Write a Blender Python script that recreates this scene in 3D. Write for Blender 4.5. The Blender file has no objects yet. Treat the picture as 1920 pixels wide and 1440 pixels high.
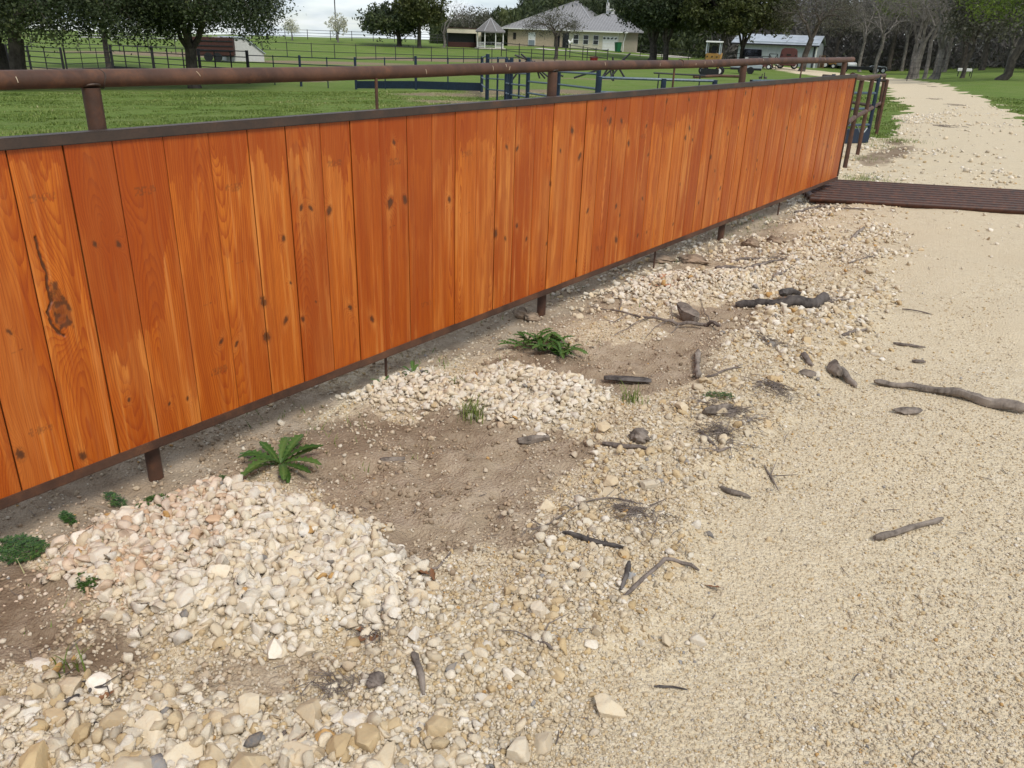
import bpy, bmesh, math, random
import numpy as np
from mathutils import Vector, Matrix, Euler

# ------------------------------------------------------------------ camera, world, sun
scene = bpy.context.scene
COL = scene.collection
F_PX, CX, CY, EYE = 1513.0, 960.0, 720.0, 1.75


def _cam_matrix():
    v = lambda p: np.array([p[0] - CX, -(p[1] - CY), -F_PX])
    y = v((2180, 96)); y /= np.linalg.norm(y)
    z = -v((842, 4160)); z /= np.linalg.norm(z)
    y -= (y @ z) * z; y /= np.linalg.norm(y)
    return np.array([np.cross(y, z), y, z])


CAM_R = _cam_matrix()
cam_data = bpy.data.cameras.new('camera')
cam_data.sensor_width = 36.0
cam_data.lens = F_PX / 1920.0 * 36.0
cam_data.clip_start = 0.05
cam_data.clip_end = 3000.0
cam = bpy.data.objects.new('camera', cam_data)
COL.objects.link(cam)
cam.matrix_world = Matrix.Translation((0, 0, EYE)) @ Matrix([list(r) for r in CAM_R]).to_4x4()
scene.camera = cam

SUN_EL, SUN_AZ = math.radians(52), math.radians(115)   # azimuth measured from +Y towards +X
world = bpy.data.worlds.new('World')
scene.world = world
world.use_nodes = True
wn, wl = world.node_tree.nodes, world.node_tree.links
wn.clear()


def wnode(t, **k):
    n = wn.new(t)
    for a, b in k.items():
        setattr(n, a, b)
    return n


w_out = wnode('ShaderNodeOutputWorld'); w_bg = wnode('ShaderNodeBackground')
w_bg.inputs['Strength'].default_value = 0.1
w_tc = wnode('ShaderNodeTexCoord'); w_sep = wnode('ShaderNodeSeparateXYZ')
w_abs = wnode('ShaderNodeMath', operation='ABSOLUTE'); w_add = wnode('ShaderNodeMath', operation='ADD')
w_add.inputs[1].default_value = 0.02
w_cmb = wnode('ShaderNodeCombineXYZ')
wl.new(w_tc.outputs['Generated'], w_sep.inputs[0])
wl.new(w_sep.outputs['Z'], w_abs.inputs[0]); wl.new(w_abs.outputs[0], w_add.inputs[0])
wl.new(w_sep.outputs['X'], w_cmb.inputs['X']); wl.new(w_sep.outputs['Y'], w_cmb.inputs['Y']); wl.new(w_add.outputs[0], w_cmb.inputs['Z'])
w_sky = wnode('ShaderNodeTexSky', sky_type='NISHITA', sun_disc=False, sun_elevation=SUN_EL, sun_rotation=SUN_AZ)
wl.new(w_cmb.outputs[0], w_sky.inputs['Vector'])
# cloud deck: direction projected on a flat layer overhead
w_den = wnode('ShaderNodeMath', operation='ADD'); w_den.inputs[1].default_value = 0.22
wl.new(w_abs.outputs[0], w_den.inputs[0])
w_dx = wnode('ShaderNodeMath', operation='DIVIDE'); w_dy = wnode('ShaderNodeMath', operation='DIVIDE')
wl.new(w_sep.outputs['X'], w_dx.inputs[0]); wl.new(w_den.outputs[0], w_dx.inputs[1])
wl.new(w_sep.outputs['Y'], w_dy.inputs[0]); wl.new(w_den.outputs[0], w_dy.inputs[1])
w_c2 = wnode('ShaderNodeCombineXYZ'); wl.new(w_dx.outputs[0], w_c2.inputs[0]); wl.new(w_dy.outputs[0], w_c2.inputs[1])
w_n = wnode('ShaderNodeTexNoise'); w_n.inputs['Scale'].default_value = 1.0; w_n.inputs['Detail'].default_value = 6
wl.new(w_c2.outputs[0], w_n.inputs['Vector'])
w_r = wnode('ShaderNodeValToRGB')
w_r.color_ramp.elements[0].position = 0.36; w_r.color_ramp.elements[0].color = (0.3, 0.3, 0.3, 1)
w_r.color_ramp.elements[1].position = 0.54; w_r.color_ramp.elements[1].color = (1, 1, 1, 1)
wl.new(w_n.outputs['Fac'], w_r.inputs[0])
w_n2 = wnode('ShaderNodeTexNoise'); w_n2.inputs['Scale'].default_value = 2.3; w_n2.inputs['Detail'].default_value = 5
wl.new(w_c2.outputs[0], w_n2.inputs['Vector'])
w_r2 = wnode('ShaderNodeValToRGB')
w_r2.color_ramp.elements[0].position = 0.38; w_r2.color_ramp.elements[0].color = (2.7, 3.2, 3.95, 1)
w_r2.color_ramp.elements[1].position = 0.60; w_r2.color_ramp.elements[1].color = (4.9, 5.2, 5.6, 1)
wl.new(w_n2.outputs['Fac'], w_r2.inputs[0])
w_mix = wnode('ShaderNodeMix', data_type='RGBA')
wl.new(w_r.outputs['Color'], w_mix.inputs[0]); wl.new(w_sky.outputs[0], w_mix.inputs[6]); wl.new(w_r2.outputs['Color'], w_mix.inputs[7])
wl.new(w_mix.outputs[2], w_bg.inputs['Color']); wl.new(w_bg.outputs[0], w_out.inputs[0])

sun_data = bpy.data.lights.new('sun', 'SUN')
sun_data.energy = 1.5
sun_data.angle = math.radians(20)
sun_data.color = (1.0, 0.95, 0.88)
sun = bpy.data.objects.new('sun', sun_data)
COL.objects.link(sun)
_sd = Vector((math.sin(SUN_AZ) * math.cos(SUN_EL), math.cos(SUN_AZ) * math.cos(SUN_EL), math.sin(SUN_EL)))
sun.rotation_euler = _sd.to_track_quat('Z', 'Y').to_euler()
sun.location = (0, 0, 60)

scene.view_settings.view_transform = 'Standard'
scene.view_settings.look = 'None'
scene.view_settings.exposure = 0.95
scene.view_settings.gamma = 1.0
scene.view_settings.use_curve_mapping = False

# ------------------------------------------------------------------ small maths
rnd = random.Random(7)
NPR = np.random.default_rng(11)


def ray(px, py):
    d = CAM_R @ np.array([px - CX, -(py - CY), -F_PX])
    return d / np.linalg.norm(d)


def on_z(px, py, z=0.0):
    d = ray(px, py); t = (z - EYE) / d[2]
    return np.array([0, 0, EYE]) + t * d


def on_x(px, py, x):
    d = ray(px, py); return np.array([0, 0, EYE]) + x / d[0] * d


def at_y(px, py, y):
    d = ray(px, py); return np.array([0, 0, EYE]) + y / d[1] * d


def at_d(px, py, dist):
    d = ray(px, py); return np.array([0, 0, EYE]) + dist / math.hypot(d[0], d[1]) * d


def _hash(ix, iy, seed):
    h = (ix.astype(np.int64) * 374761393 + iy.astype(np.int64) * 668265263 + seed * 1442695041) & 0xffffffff
    h = ((h ^ (h >> 13)) * 1274126177) & 0xffffffff
    h = h ^ (h >> 16)
    return (h & 0xffff) / 65535.0


def vnoise(x, y, seed=0):
    x = np.asarray(x, float); y = np.asarray(y, float)
    ix = np.floor(x); iy = np.floor(y); fx = x - ix; fy = y - iy
    fx = fx * fx * (3 - 2 * fx); fy = fy * fy * (3 - 2 * fy)
    a = _hash(ix, iy, seed); b = _hash(ix + 1, iy, seed); c = _hash(ix, iy + 1, seed); d = _hash(ix + 1, iy + 1, seed)
    return (a * (1 - fx) + b * fx) * (1 - fy) + (c * (1 - fx) + d * fx) * fy


def fbm(x, y, seed=0, octv=4):
    s = 0; a = 0.5; t = 0
    for k in range(octv):
        s = s + a * vnoise(x * 2 ** k, y * 2 ** k, seed + k * 17); t += a; a *= 0.5
    return s / t


def sstep(a, b, x):
    t = np.clip((x - a) / (b - a), 0, 1)
    return t * t * (3 - 2 * t)


def poly_sdf(x, y, pts):
    """signed distance, positive inside"""
    pts = np.asarray(pts, float)
    x = np.asarray(x, float); y = np.asarray(y, float)
    d = np.full(x.shape, 1e9); ins = np.zeros(x.shape, bool)
    n = len(pts)
    for i in range(n):
        ax, ay = pts[i]; bx, by = pts[(i + 1) % n]
        ex, ey = bx - ax, by - ay
        t = np.clip(((x - ax) * ex + (y - ay) * ey) / (ex * ex + ey * ey + 1e-12), 0, 1)
        d = np.minimum(d, np.hypot(x - ax - t * ex, y - ay - t * ey))
        c = (ay > y) != (by > y)
        ins ^= c & (x < (bx - ax) * (y - ay) / (by - ay + 1e-12) + ax)
    return np.where(ins, d, -d)


# ------------------------------------------------------------------ terrain
TB = np.array([-100, -75, -60, -50, -40, -33, -22, -14, -6, 10, 100.])
TD = np.array([0, 15, 45, 100, 140, 200, 400, 1500.])
TZ = np.array([
    [0, 0, -1.4, -1.8, -1.6, -2.6, -5, -20],
    [0, 0, -1.5, -1.9, -1.6, -2.6, -5, -20],
    [0, 0, -1.5, -1.9, -1.5, -2.6, -5, -20],
    [0, 0, -1.4, -1.9, -0.6, -2.2, -5, -20],
    [0, 0, -1.2, -1.9, -0.75, -2.0, -4.5, -18],
    [0, 0, -1.1, -1.7, -0.7, -1.5, -3, -12],
    [0, 0, -0.9, -1.7, -1.9, -2.2, -3, -8],
    [0, 0, -0.5, -1.8, -2.5, -2.8, -3.5, -8],
    [0, 0, -0.2, -0.6, -1.0, -1.5, -3, -8],
    [0, 0, -0.1, -0.4, -0.6, -1.0, -2, -6],
    [0, 0, -0.1, -0.4, -0.6, -1.0, -2, -6]], float)


def far_z(x, y):
    x = np.asarray(x, float); y = np.asarray(y, float)
    b = np.degrees(np.arctan2(x, y)); d = np.hypot(x, y)
    b = np.clip(b, TB[0], TB[-1])
    i = np.clip(np.searchsorted(TB, b) - 1, 0, len(TB) - 2)
    t = (b - TB[i]) / (TB[i + 1] - TB[i]); t = t * t * (3 - 2 * t)
    j = np.clip(np.searchsorted(TD, d) - 1, 0, len(TD) - 2)
    s = np.clip((d - TD[j]) / (TD[j + 1] - TD[j]), 0, 1)
    z0 = TZ[i, j] * (1 - s) + TZ[i, j + 1] * s
    z1 = TZ[i + 1, j] * (1 - s) + TZ[i + 1, j + 1] * s
    return z0 * (1 - t) + z1 * t


def px_poly(pts, z=0.0):
    return np.array([on_z(a, b, z)[:2] for a, b in pts])


def ground_at(px, py):
    d = ray(px, py); t = 1.0
    for k in range(4000):
        p = np.array([0, 0, EYE]) + t * d
        if p[2] <= float(far_z(p[0], p[1])):
            break
        t *= 1.004
    return np.array([p[0], p[1], float(far_z(p[0], p[1]))])


def gpt(px, dist, py=95):
    for _ in range(4):
        d = ray(px, py); k = dist / math.hypot(d[0], d[1])
        x, y = d[0] * k, d[1] * k; z = float(far_z(x, y))
        c = CAM_R.T @ np.array([x, y, z - EYE]); py = CY - F_PX * c[1] / -c[2]
    return np.array([x, y, z])


# near-field regions, drawn on the photograph and laid on the ground
PILE_A = px_poly([(125, 1055), (200, 985), (300, 950), (400, 920), (500, 930), (600, 960), (700, 1010), (765, 1090), (770, 1150), (700, 1165), (560, 1175), (420, 1180), (300, 1170), (180, 1120), (115, 1085)])
PILE_B = px_poly([(865, 720), (930, 690), (1010, 705), (1120, 725), (1135, 750), (1090, 785), (1000, 800), (900, 775), (840, 770)])
PILE_C = px_poly([(640, 745), (720, 705), (800, 690), (860, 715), (840, 760), (790, 770), (700, 765)])
PILE_D = px_poly([(1090, 560), (1180, 525), (1290, 510), (1410, 515), (1420, 545), (1300, 560), (1180, 570)])
PILE_E = px_poly([(-150, 1370), (60, 1290), (220, 1270), (330, 1320), (480, 1330), (560, 1370), (700, 1345), (900, 1380), (900, 1500), (-300, 1600)])
RIDGE = px_poly([(640, 1180), (760, 1150), (860, 1120), (1000, 1060), (980, 990), (1090, 920), (1080, 860), (1140, 790), (1280, 745), (1330, 640), (1440, 580), (1580, 500), (1640, 480), (1660, 560), (1600, 640), (1480, 720), (1420, 840), (1320, 900), (1320, 1000), (1250, 1110), (1160, 1200), (1000, 1260), (800, 1300), (640, 1260)])
DIRT_A = px_poly([(500, 860), (560, 790), (650, 770), (760, 772), (870, 770), (960, 790), (1090, 830), (1095, 880), (1050, 920), (990, 960), (970, 1010), (900, 1050), (820, 1060), (760, 1050), (700, 990), (610, 950), (540, 920)])
DIRT_B = px_poly([(-200, 1000), (60, 1030), (110, 1100), (200, 1140), (280, 1180), (300, 1230), (200, 1270), (60, 1280), (-300, 1330)])
DIRT_C = px_poly([(-200, 1000), (-100, 930), (300, 820), (700, 690), (1000, 570), (1040, 600), (860, 690), (760, 690), (640, 740), (560, 790), (500, 870), (410, 905), (280, 950), (180, 990), (100, 1040)])
DIRT_D = px_poly([(870, 690), (960, 640), (1120, 650), (1230, 640), (1300, 620), (1350, 650), (1310, 720), (1220, 745), (1140, 735), (1060, 715), (960, 690)])
DIRT_E = px_poly([(1230, 610), (1300, 575), (1390, 570), (1420, 590), (1400, 620), (1350, 650), (1270, 640)])
DIRT_F = px_poly([(1140, 540), (1250, 500), (1350, 470), (1420, 430), (1520, 440), (1480, 480), (1400, 500), (1300, 520), (1200, 545)])
DIRT_M = px_poly([(1605, 300), (1640, 282), (1690, 268), (1716, 272), (1700, 290), (1660, 303), (1625, 312)])
DIRT_N = px_poly([(1655, 262), (1690, 256), (1706, 262), (1685, 270)])
SAND_G = px_poly([(300, 1200), (560, 1190), (660, 1180), (700, 1230), (640, 1290), (480, 1320), (330, 1290), (220, 1260)])
ROAD_E = px_poly([(2400, 1700), (1100, 1700), (1060, 1440), (1240, 1220), (1330, 1000), (1440, 850), (1560, 700), (1650, 600), (1680, 520), (1670, 430), (1660, 380), (2100, 400), (2400, 800)])


def wob(x, y, amp, sc, seed):
    return (fbm(x * sc, y * sc, seed, 3) - 0.5) * 2 * amp


def near_fields(x, y):
    n1 = wob(x, y, 0.15, 3.2, 3) + wob(x, y, 0.10, 11, 5) + wob(x, y, .04, 34, 6)
    g = {}
    for k, p, w in (('pa', PILE_A, .11), ('pb', PILE_B, .10), ('pc', PILE_C, .12), ('pd', PILE_D, .12), ('pe', PILE_E, .14), ('ridge', RIDGE, .14)):
        g[k] = sstep(-w, w, poly_sdf(x, y, p) + n1 * .8)
    dirt = np.zeros(np.shape(x))
    for p, w, a in ((DIRT_A, .17, 1), (DIRT_B, .17, 1), (DIRT_C, .18, .9), (DIRT_D, .17, 1), (DIRT_E, .10, .9), (DIRT_F, .15, .55), (SAND_G, .10, .55), (DIRT_M, .35, 1), (DIRT_N, .3, .9), (np.array([(-3.6, 3.0), (-2.55, 3.2), (-2.35, 5.0), (-2.45, 7.5), (-2.5, 10.2), (-3.6, 10.2)]), .3, .62)):
        dirt = np.maximum(dirt, a * sstep(-w, w, poly_sdf(x, y, p) + n1))
    g['dirt'] = dirt
    g['road'] = sstep(-.25, .25, poly_sdf(x, y, ROAD_E) + wob(x, y, .22, 2.2, 9))
    return g


def near_z(x, y, g=None):
    """relief close to the camera, on top of far_z"""
    x = np.asarray(x, float); y = np.asarray(y, float)
    if g is None:
        g = near_fields(x, y)
    fade = 1 - sstep(13, 22, np.hypot(x, y))
    h = wob(x, y, .025, 1.3, 21) + wob(x, y, .012, 5, 23) * (1 - .6 * g['road']) + wob(x, y, .004, 30, 24) * (1 - g['road'] * .5)
    h += .045 * g['pa'] + .038 * g['pb'] + .03 * g['pc'] + .04 * g['pd'] + .03 * g['pe'] + .04 * g['ridge'] * (1 + wob(x, y, .5, 7, 25))
    h -= .012 * g['dirt']
    h -= .03 * sstep(.35, .0, np.abs(x + 2.95))
    # small washed-out hollow at the foot of the white pile
    hx, hy = HOLLOW
    h -= .06 * np.exp(-((x - hx) ** 2 + (y - hy) ** 2) / .012)
    # foot prints and trickle channels in the bare soil
    h -= .022 * g['dirt'] * sstep(.50, .66, fbm(x * 7, y * 7, 61, 4))
    h += .012 * g['dirt'] * (fbm(x * 16, y * 16, 63, 3) - .5) * 2
    return h * fade


HOLLOW = on_z(690, 1175)[:2]


def gz(x, y):
    return float(far_z(x, y)) + float(near_z(np.array([x]), np.array([y]))[0])


# far ground cover: the gravel drive that curves away, and grass
DRIVE = [np.array(ground_at(a, b)[:2]) for a, b in [(1480, 395), (1540, 330), (1560, 262), (1640, 258), (1690, 250), (1700, 235), (1690, 190), (1672, 170), (1655, 157), (1600, 149), (1520, 141), (1430, 126), (1380, 119), (1390, 117), (1440, 122), (1530, 132), (1620, 141), (1680, 147), (1720, 151), (1780, 162), (1860, 195), (1925, 240), (2100, 330), (2300, 420)]]


def grass_field(x, y):
    d = np.hypot(x, y)
    s = poly_sdf(x, y, DRIVE) + wob(x, y, .5, .9, 31) * np.clip(d / 25, .3, 1.5) + wob(x, y, .22, 3.0, 33) * np.clip(d / 20, .4, 1.3)
    g = sstep(.12, -.25, s)                        # outside the drive: grass
    fieldside = sstep(-3.3, -4.6, x + wob(x, y, .35, 1.1, 35))  # behind the panel
    near = sstep(12.5, 15.5, d + wob(x, y, 1.2, .7, 37))
    g = g * np.maximum(fieldside, near)
    return g


# ------------------------------------------------------------------ materials
MATS = {}


class NT:
    def __init__(self, name):
        m = bpy.data.materials.new(name); m.use_nodes = True
        self.m = m; self.n = m.node_tree.nodes; self.l = m.node_tree.links
        self.b = self.n['Principled BSDF']

    def node(self, t, **k):
        nd = self.n.new(t)
        for a, v in k.items():
            if a.startswith('i_'):
                nd.inputs[a[2:].replace('_', ' ')].default_value = v
            else:
                setattr(nd, a, v)
        return nd

    def link(self, a, b):
        self.l.new(a, b)

    def coord(self, kind='Object', scale=(1, 1, 1)):
        t = self.node('ShaderNodeTexCoord'); mp = self.node('ShaderNodeMapping')
        mp.inputs['Scale'].default_value = scale
        self.link(t.outputs[kind], mp.inputs[0]); return mp.outputs[0]

    def noise(self, scale, detail=4, vec=None, rough=.55):
        nd = self.node('ShaderNodeTexNoise', i_Scale=scale, i_Detail=detail, i_Roughness=rough)
        if vec is not None:
            self.link(vec, nd.inputs['Vector'])
        return nd.outputs['Fac']

    def ramp(self, fac, stops):
        r = self.node('ShaderNodeValToRGB'); e = r.color_ramp.elements
        while len(e) < len(stops):
            e.new(0.5)
        for el, (p, c) in zip(e, stops):
            el.position = p
            el.color = (*c, 1) if not isinstance(c, (int, float)) else (c, c, c, 1)
        self.link(fac, r.inputs[0]); return r.outputs[0]

    def mix(self, fac, a, b, blend='MIX'):
        m = self.node('ShaderNodeMix', data_type='RGBA', blend_type=blend)
        for s, v in ((0, fac), (6, a), (7, b)):
            if isinstance(v, (int, float)):
                m.inputs[s].default_value = v
            elif isinstance(v, tuple):
                m.inputs[s].default_value = (*v, 1)
            else:
                self.link(v, m.inputs[s])
        return m.outputs[2]

    def math(self, op, a, b=None, clamp=False):
        m = self.node('ShaderNodeMath', operation=op, use_clamp=clamp)
        for i, v in enumerate((a, b)):
            if v is None:
                continue
            if isinstance(v, (int, float)):
                m.inputs[i].default_value = v
            else:
                self.link(v, m.inputs[i])
        return m.outputs[0]

    def attr(self, name):
        a = self.node('ShaderNodeAttribute', attribute_name=name)
        return a

    def bump(self, height, strength=.3, dist=.01):
        bp = self.node('ShaderNodeBump', i_Strength=strength, i_Distance=dist)
        self.link(height, bp.inputs['Height']); self.link(bp.outputs[0], self.b.inputs['Normal'])

    def base(self, c):
        if isinstance(c, tuple):
            self.b.inputs['Base Color'].default_value = (*c, 1)
        else:
            self.link(c, self.b.inputs['Base Color'])

    def set(self, rough=.6, metal=0, spec=.5):
        self.b.inputs['Roughness'].default_value = rough
        self.b.inputs['Metallic'].default_value = metal
        self.b.inputs['Specular IOR Level'].default_value = spec


def simple(name, c, c2=None, rough=.6, metal=0, scale=6, spec=.4, bump=0.0):
    if name in MATS:
        return MATS[name]
    t = NT(name)
    c2 = c2 or tuple(x * .72 for x in c)
    v = t.coord('Object')
    f = t.noise(scale, 5, v)
    t.base(t.ramp(f, [(.3, c2), (.68, c)])); t.set(rough, metal, spec)
    if bump:
        t.bump(f, bump, .02)
    MATS[name] = t.m
    return t.m


def mat_rust():
    t = NT('rusted steel'); v = t.coord('Object')
    f = t.noise(9, 6, v, .65); f2 = t.noise(90, 4, v, .6); f3 = t.noise(2.2, 3, v)
    a = t.ramp(f, [(.32, (.036, .019, .012)), (.5, (.068, .031, .018)), (.7, (.145, .062, .029))])
    b = t.mix(t.ramp(f2, [(.4, 0.0), (.7, .55)]), a, (.06, .035, .026))
    c = t.mix(t.ramp(f3, [(.42, 0.0), (.72, .6)]), b, (.13, .065, .038))
    t.base(c); t.set(.62, .05, .35); t.bump(f2, .25, .002)
    return t.m


def mat_frame():
    t = NT('dark mill steel'); v = t.coord('Object')
    f = t.noise(6, 6, v, .6); f2 = t.noise(120, 3, v)
    a = t.ramp(f, [(.35, (.040, .029, .023)), (.6, (.066, .042, .030)), (.75, (.11, .052, .028))])
    t.base(t.mix(t.ramp(f2, [(.45, 0.0), (.7, .5)]), a, (.034, .025, .020)))
    t.set(.55, .1, .4); t.bump(f2, .2, .0015)
    return t.m


def mat_wood():
    t = NT('orange stained pine')
    g = t.attr('grain').outputs['Fac']; st = t.attr('stain').outputs['Fac']; kn = t.attr('knot').outputs['Fac']
    tone = t.attr('tone').outputs['Fac']; mk = t.attr('mark').outputs['Fac']; pale = t.attr('pale').outputs['Fac']
    vfine = t.coord('Object', (1, 260, 5)); vmid = t.coord('Object', (1, 60, 2.2)); vbig = t.coord('Object', (1, 9, 1.6))
    nf = t.noise(1, 3, vfine); nm = t.noise(1, 4, vmid); nb = t.noise(1, 4, vbig)
    gg = t.math('ADD', g, t.math('MULTIPLY', t.math('SUBTRACT', nm, .5), .9))
    fr = t.math('FRACT', gg)
    late = t.ramp(fr, [(0.0, 0.0), (.45, .12), (.8, .75), (.93, 1.0), (1.0, .05)])
    light = t.ramp(tone, [(0.0, (.42, .092, .006)), (.5, (.50, .124, .009)), (1.0, (.57, .168, .018))])
    mid = t.ramp(tone, [(0.0, (.28, .043, .002)), (.5, (.33, .055, .003)), (1.0, (.38, .073, .005))])
    a = t.mix(t.math('MULTIPLY', late, .95), light, mid)
    a = t.mix(t.math('MULTIPLY', pale, .62), a, (.66, .26, .055))
    a = t.mix(t.ramp(nb, [(.42, 0.0), (.72, .6)]), a, mid)
    a = t.mix(t.ramp(nf, [(.50, 0.0), (.72, .6)]), a, (.17, .030, .004))
    ns = t.noise(1, 3, t.coord('Object', (1, 34, .9)), .6)
    a = t.mix(t.ramp(ns, [(.50, 0.0), (.70, .55)]), a, (.25, .038, .002))
    a = t.mix(t.ramp(ns, [(.28, .5), (.44, 0.0)]), a, (.68, .27, .07))
    sd = t.mix(t.math('MULTIPLY', late, .6), (.30, .044, .0015), (.21, .028, .001))
    a = t.mix(t.math('MULTIPLY', st, .82), a, sd)
    a = t.mix(t.ramp(kn, [(0.0, 0.0), (.25, .35), (.6, .8), (1.0, .95)]), a, (.075, .026, .010))
    a = t.mix(t.math('MULTIPLY', mk, .8), a, (.10, .035, .012))
    t.base(a)
    r = t.math('ADD', .36, t.math('MULTIPLY', late, .12))
    t.link(r, t.b.inputs['Roughness']); t.b.inputs['Specular IOR Level'].default_value = .36
    hgt = t.math('ADD', t.math('MULTIPLY', late, -.5), t.math('MULTIPLY', nf, .6))
    t.bump(t.math('SUBTRACT', hgt, t.math('MULTIPLY', kn, .8)), .16, .0012)
    return t.m


def mat_stone(name, use_attr):
    t = NT(name)
    if use_attr:
        c = t.attr('col').outputs['Color']
    else:
        c = t.node('ShaderNodeObjectInfo').outputs['Color']
    v = t.coord('Object') if not use_attr else t.node('ShaderNodeNewGeometry').outputs['Position']
    sc = 1.0 if use_attr else .045
    n1 = t.noise(70 * sc, 5, v, .65); n2 = t.noise(300 * sc, 3, v, .6)
    a = t.mix(t.ramp(n1, [(.42, 0.0), (.72, .55)]), c, t.mix(.5, c, (.60, .40, .20), 'MIX'))
    a = t.mix(t.ramp(n2, [(.55, 0.0), (.75, .35)]), a, (.36, .30, .23))
    t.base(a); t.set(.9, 0, .2)
    t.bump(t.math('ADD', n1, t.math('MULTIPLY', n2, .6)), .8 if use_attr else .45, .006)
    return t.m


def mat_ground():
    t = NT('ground')
    geo = t.node('ShaderNodeNewGeometry').outputs['Position']
    at = lambda n: t.attr(n).outputs['Fac']
    grass, dirt, road, white, pack = at('grass'), at('dirt'), at('road'), at('white'), at('pack')
    mp = t.node('ShaderNodeMapping'); mp.inputs['Scale'].default_value = (1, 1, .2); t.link(geo, mp.inputs[0]); p = mp.outputs[0]
    # grit: three sizes of cells with random colours
    def cells(scale, stops):
        vo = t.node('ShaderNodeTexVoronoi', i_Scale=scale); t.link(p, vo.inputs['Vector'])
        sp = t.node('ShaderNodeSeparateColor'); t.link(vo.outputs['Color'], sp.inputs[0])
        return t.ramp(sp.outputs[0], stops), vo.outputs['Distance'], sp.outputs[1]
    grit = [(.0, (.30, .23, .15)), (.12, (.44, .34, .22)), (.35, (.56, .45, .29)), (.6, (.62, .52, .355)), (.85, (.66, .57, .42)), (1.0, (.72, .64, .51))]
    c1, d1, _ = cells(70, grit); c2, d2, _ = cells(210, grit); c3, d3, _ = cells(22, grit)
    n_big = t.noise(1.1, 5, p); n_mid = t.noise(7, 5, p); n_fine = t.noise(160, 4, p)
    gr = t.mix(.45, c1, c2)
    gr = t.mix(t.ramp(n_mid, [(.35, 0.0), (.7, .45)]), gr, c3)
    gr = t.mix(t.math('MULTIPLY', road, t.ramp(n_big, [(.32, .15), (.62, .75)])), gr, t.ramp(n_fine, [(.3, (.55, .45, .295)), (.7, (.69, .60, .44))]))
    gr = t.mix(t.math('MULTIPLY', white, .75), gr, t.mix(.5, c1, (.66, .61, .52)))
    gr = t.mix(t.ramp(n_big, [(.35, 0.0), (.7, .3)]), gr, (.50, .38, .24))
    # bare soil
    v2 = t.node('ShaderNodeTexVoronoi', feature='DISTANCE_TO_EDGE', i_Scale=9.0)
    mp2 = t.node('ShaderNodeMapping'); t.link(geo, mp2.inputs[0])
    addv = t.node('ShaderNodeMix', data_type='VECTOR'); addv.inputs[0].default_value = .12
    nz = t.node('ShaderNodeTexNoise', i_Scale=6.0); t.link(p, nz.inputs['Vector'])
    t.link(p, addv.inputs[4]); t.link(nz.outputs['Color'], addv.inputs[5]); t.link(addv.outputs[1], v2.inputs['Vector'])
    crack = t.math('MULTIPLY', t.ramp(v2.outputs['Distance'], [(0.0, 1.0), (.016, 0.0)]), t.ramp(t.noise(2.4, 2, p), [(.5, 0.0), (.62, 1.0)]))
    soil = t.ramp(n_mid, [(.25, (.25, .185, .12)), (.5, (.36, .28, .192)), (.75, (.46, .37, .27))])
    soil = t.mix(t.ramp(n_big, [(.40, 0.0), (.65, .55)]), soil, (.235, .16, .105))
    soil = t.mix(t.ramp(n_fine, [(.45, 0.0), (.75, .4)]), soil, (.42, .33, .24))
    soil = t.mix(t.math('MULTIPLY', pack, t.ramp(n_mid, [(.3, .95), (.7, .45)])), soil, (.15, .10, .062))
    soil = t.mix(t.math('MULTIPLY', crack, .6), soil, (.11, .07, .045))
    speck = t.math('MULTIPLY', t.ramp(d2, [(.12, 1.0), (.2, 0.0)]), t.ramp(n_mid, [(.45, 0.0), (.6, .8)]))
    soil = t.mix(speck, soil, (.60, .52, .41))
    dm = t.math('ADD', dirt, t.math('MULTIPLY', t.math('SUBTRACT', t.noise(30, 5, p, .7), .5), .7))
    dm = t.ramp(dm, [(.32, 0.0), (.62, 1.0)])
    col = t.mix(dm, gr, soil)
    # grass
    ng = t.noise(.5, 6, p, .65); ng2 = t.noise(14, 5, p, .7); ng3 = t.noise(.09, 4, p)
    gc = t.ramp(ng2, [(.28, (.060, .100, .016)), (.5, (.105, .165, .026)), (.72, (.175, .23, .05))])
    gc = t.mix(t.ramp(ng, [(.42, 0.0), (.68, .5)]), gc, (.19, .205, .07))
    gc = t.mix(t.ramp(ng3, [(.45, 0.0), (.7, .35)]), gc, (.075, .125, .025))
    dry = at('dry')
    dryc = t.ramp(ng2, [(.3, (.13, .095, .058)), (.6, (.24, .185, .115)), (.8, (.42, .35, .24))])
    gc = t.mix(t.ramp(t.math('ADD', dry, t.math('MULTIPLY', t.math('SUBTRACT', ng2, .5), .8)), [(.35, 0.0), (.65, 1.0)]), gc, dryc)
    gm = t.math('ADD', grass, t.math('MULTIPLY', t.math('SUBTRACT', t.noise(5, 6, p, .75), .5), .6))
    col = t.mix(t.ramp(gm, [(.4, 0.0), (.6, 1.0)]), col, gc)
    t.base(col); t.set(.95, 0, .15)
    h = t.math('ADD', t.math('MULTIPLY', d1, -1.0), t.math('MULTIPLY', d2, -.4))
    h = t.math('ADD', h, t.math('MULTIPLY', n_fine, .3))
    t.bump(h, .7, .014)
    return t.m


def mat_leaf(name, stops, rough=.6):
    t = NT(name); a = t.attr('lv').outputs['Fac']
    t.base(t.ramp(a, stops)); t.set(rough, 0, .3)
    tr = t.node('ShaderNodeBsdfTranslucent'); t.link(t.ramp(a, stops), tr.inputs['Color'])
    mx = t.node('ShaderNodeMixShader'); mx.inputs[0].default_value = .22
    out = t.n['Material Output']
    t.link(t.b.outputs[0], mx.inputs[1]); t.link(tr.outputs[0], mx.inputs[2]); t.link(mx.outputs[0], out.inputs['Surface'])
    return t.m


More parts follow.
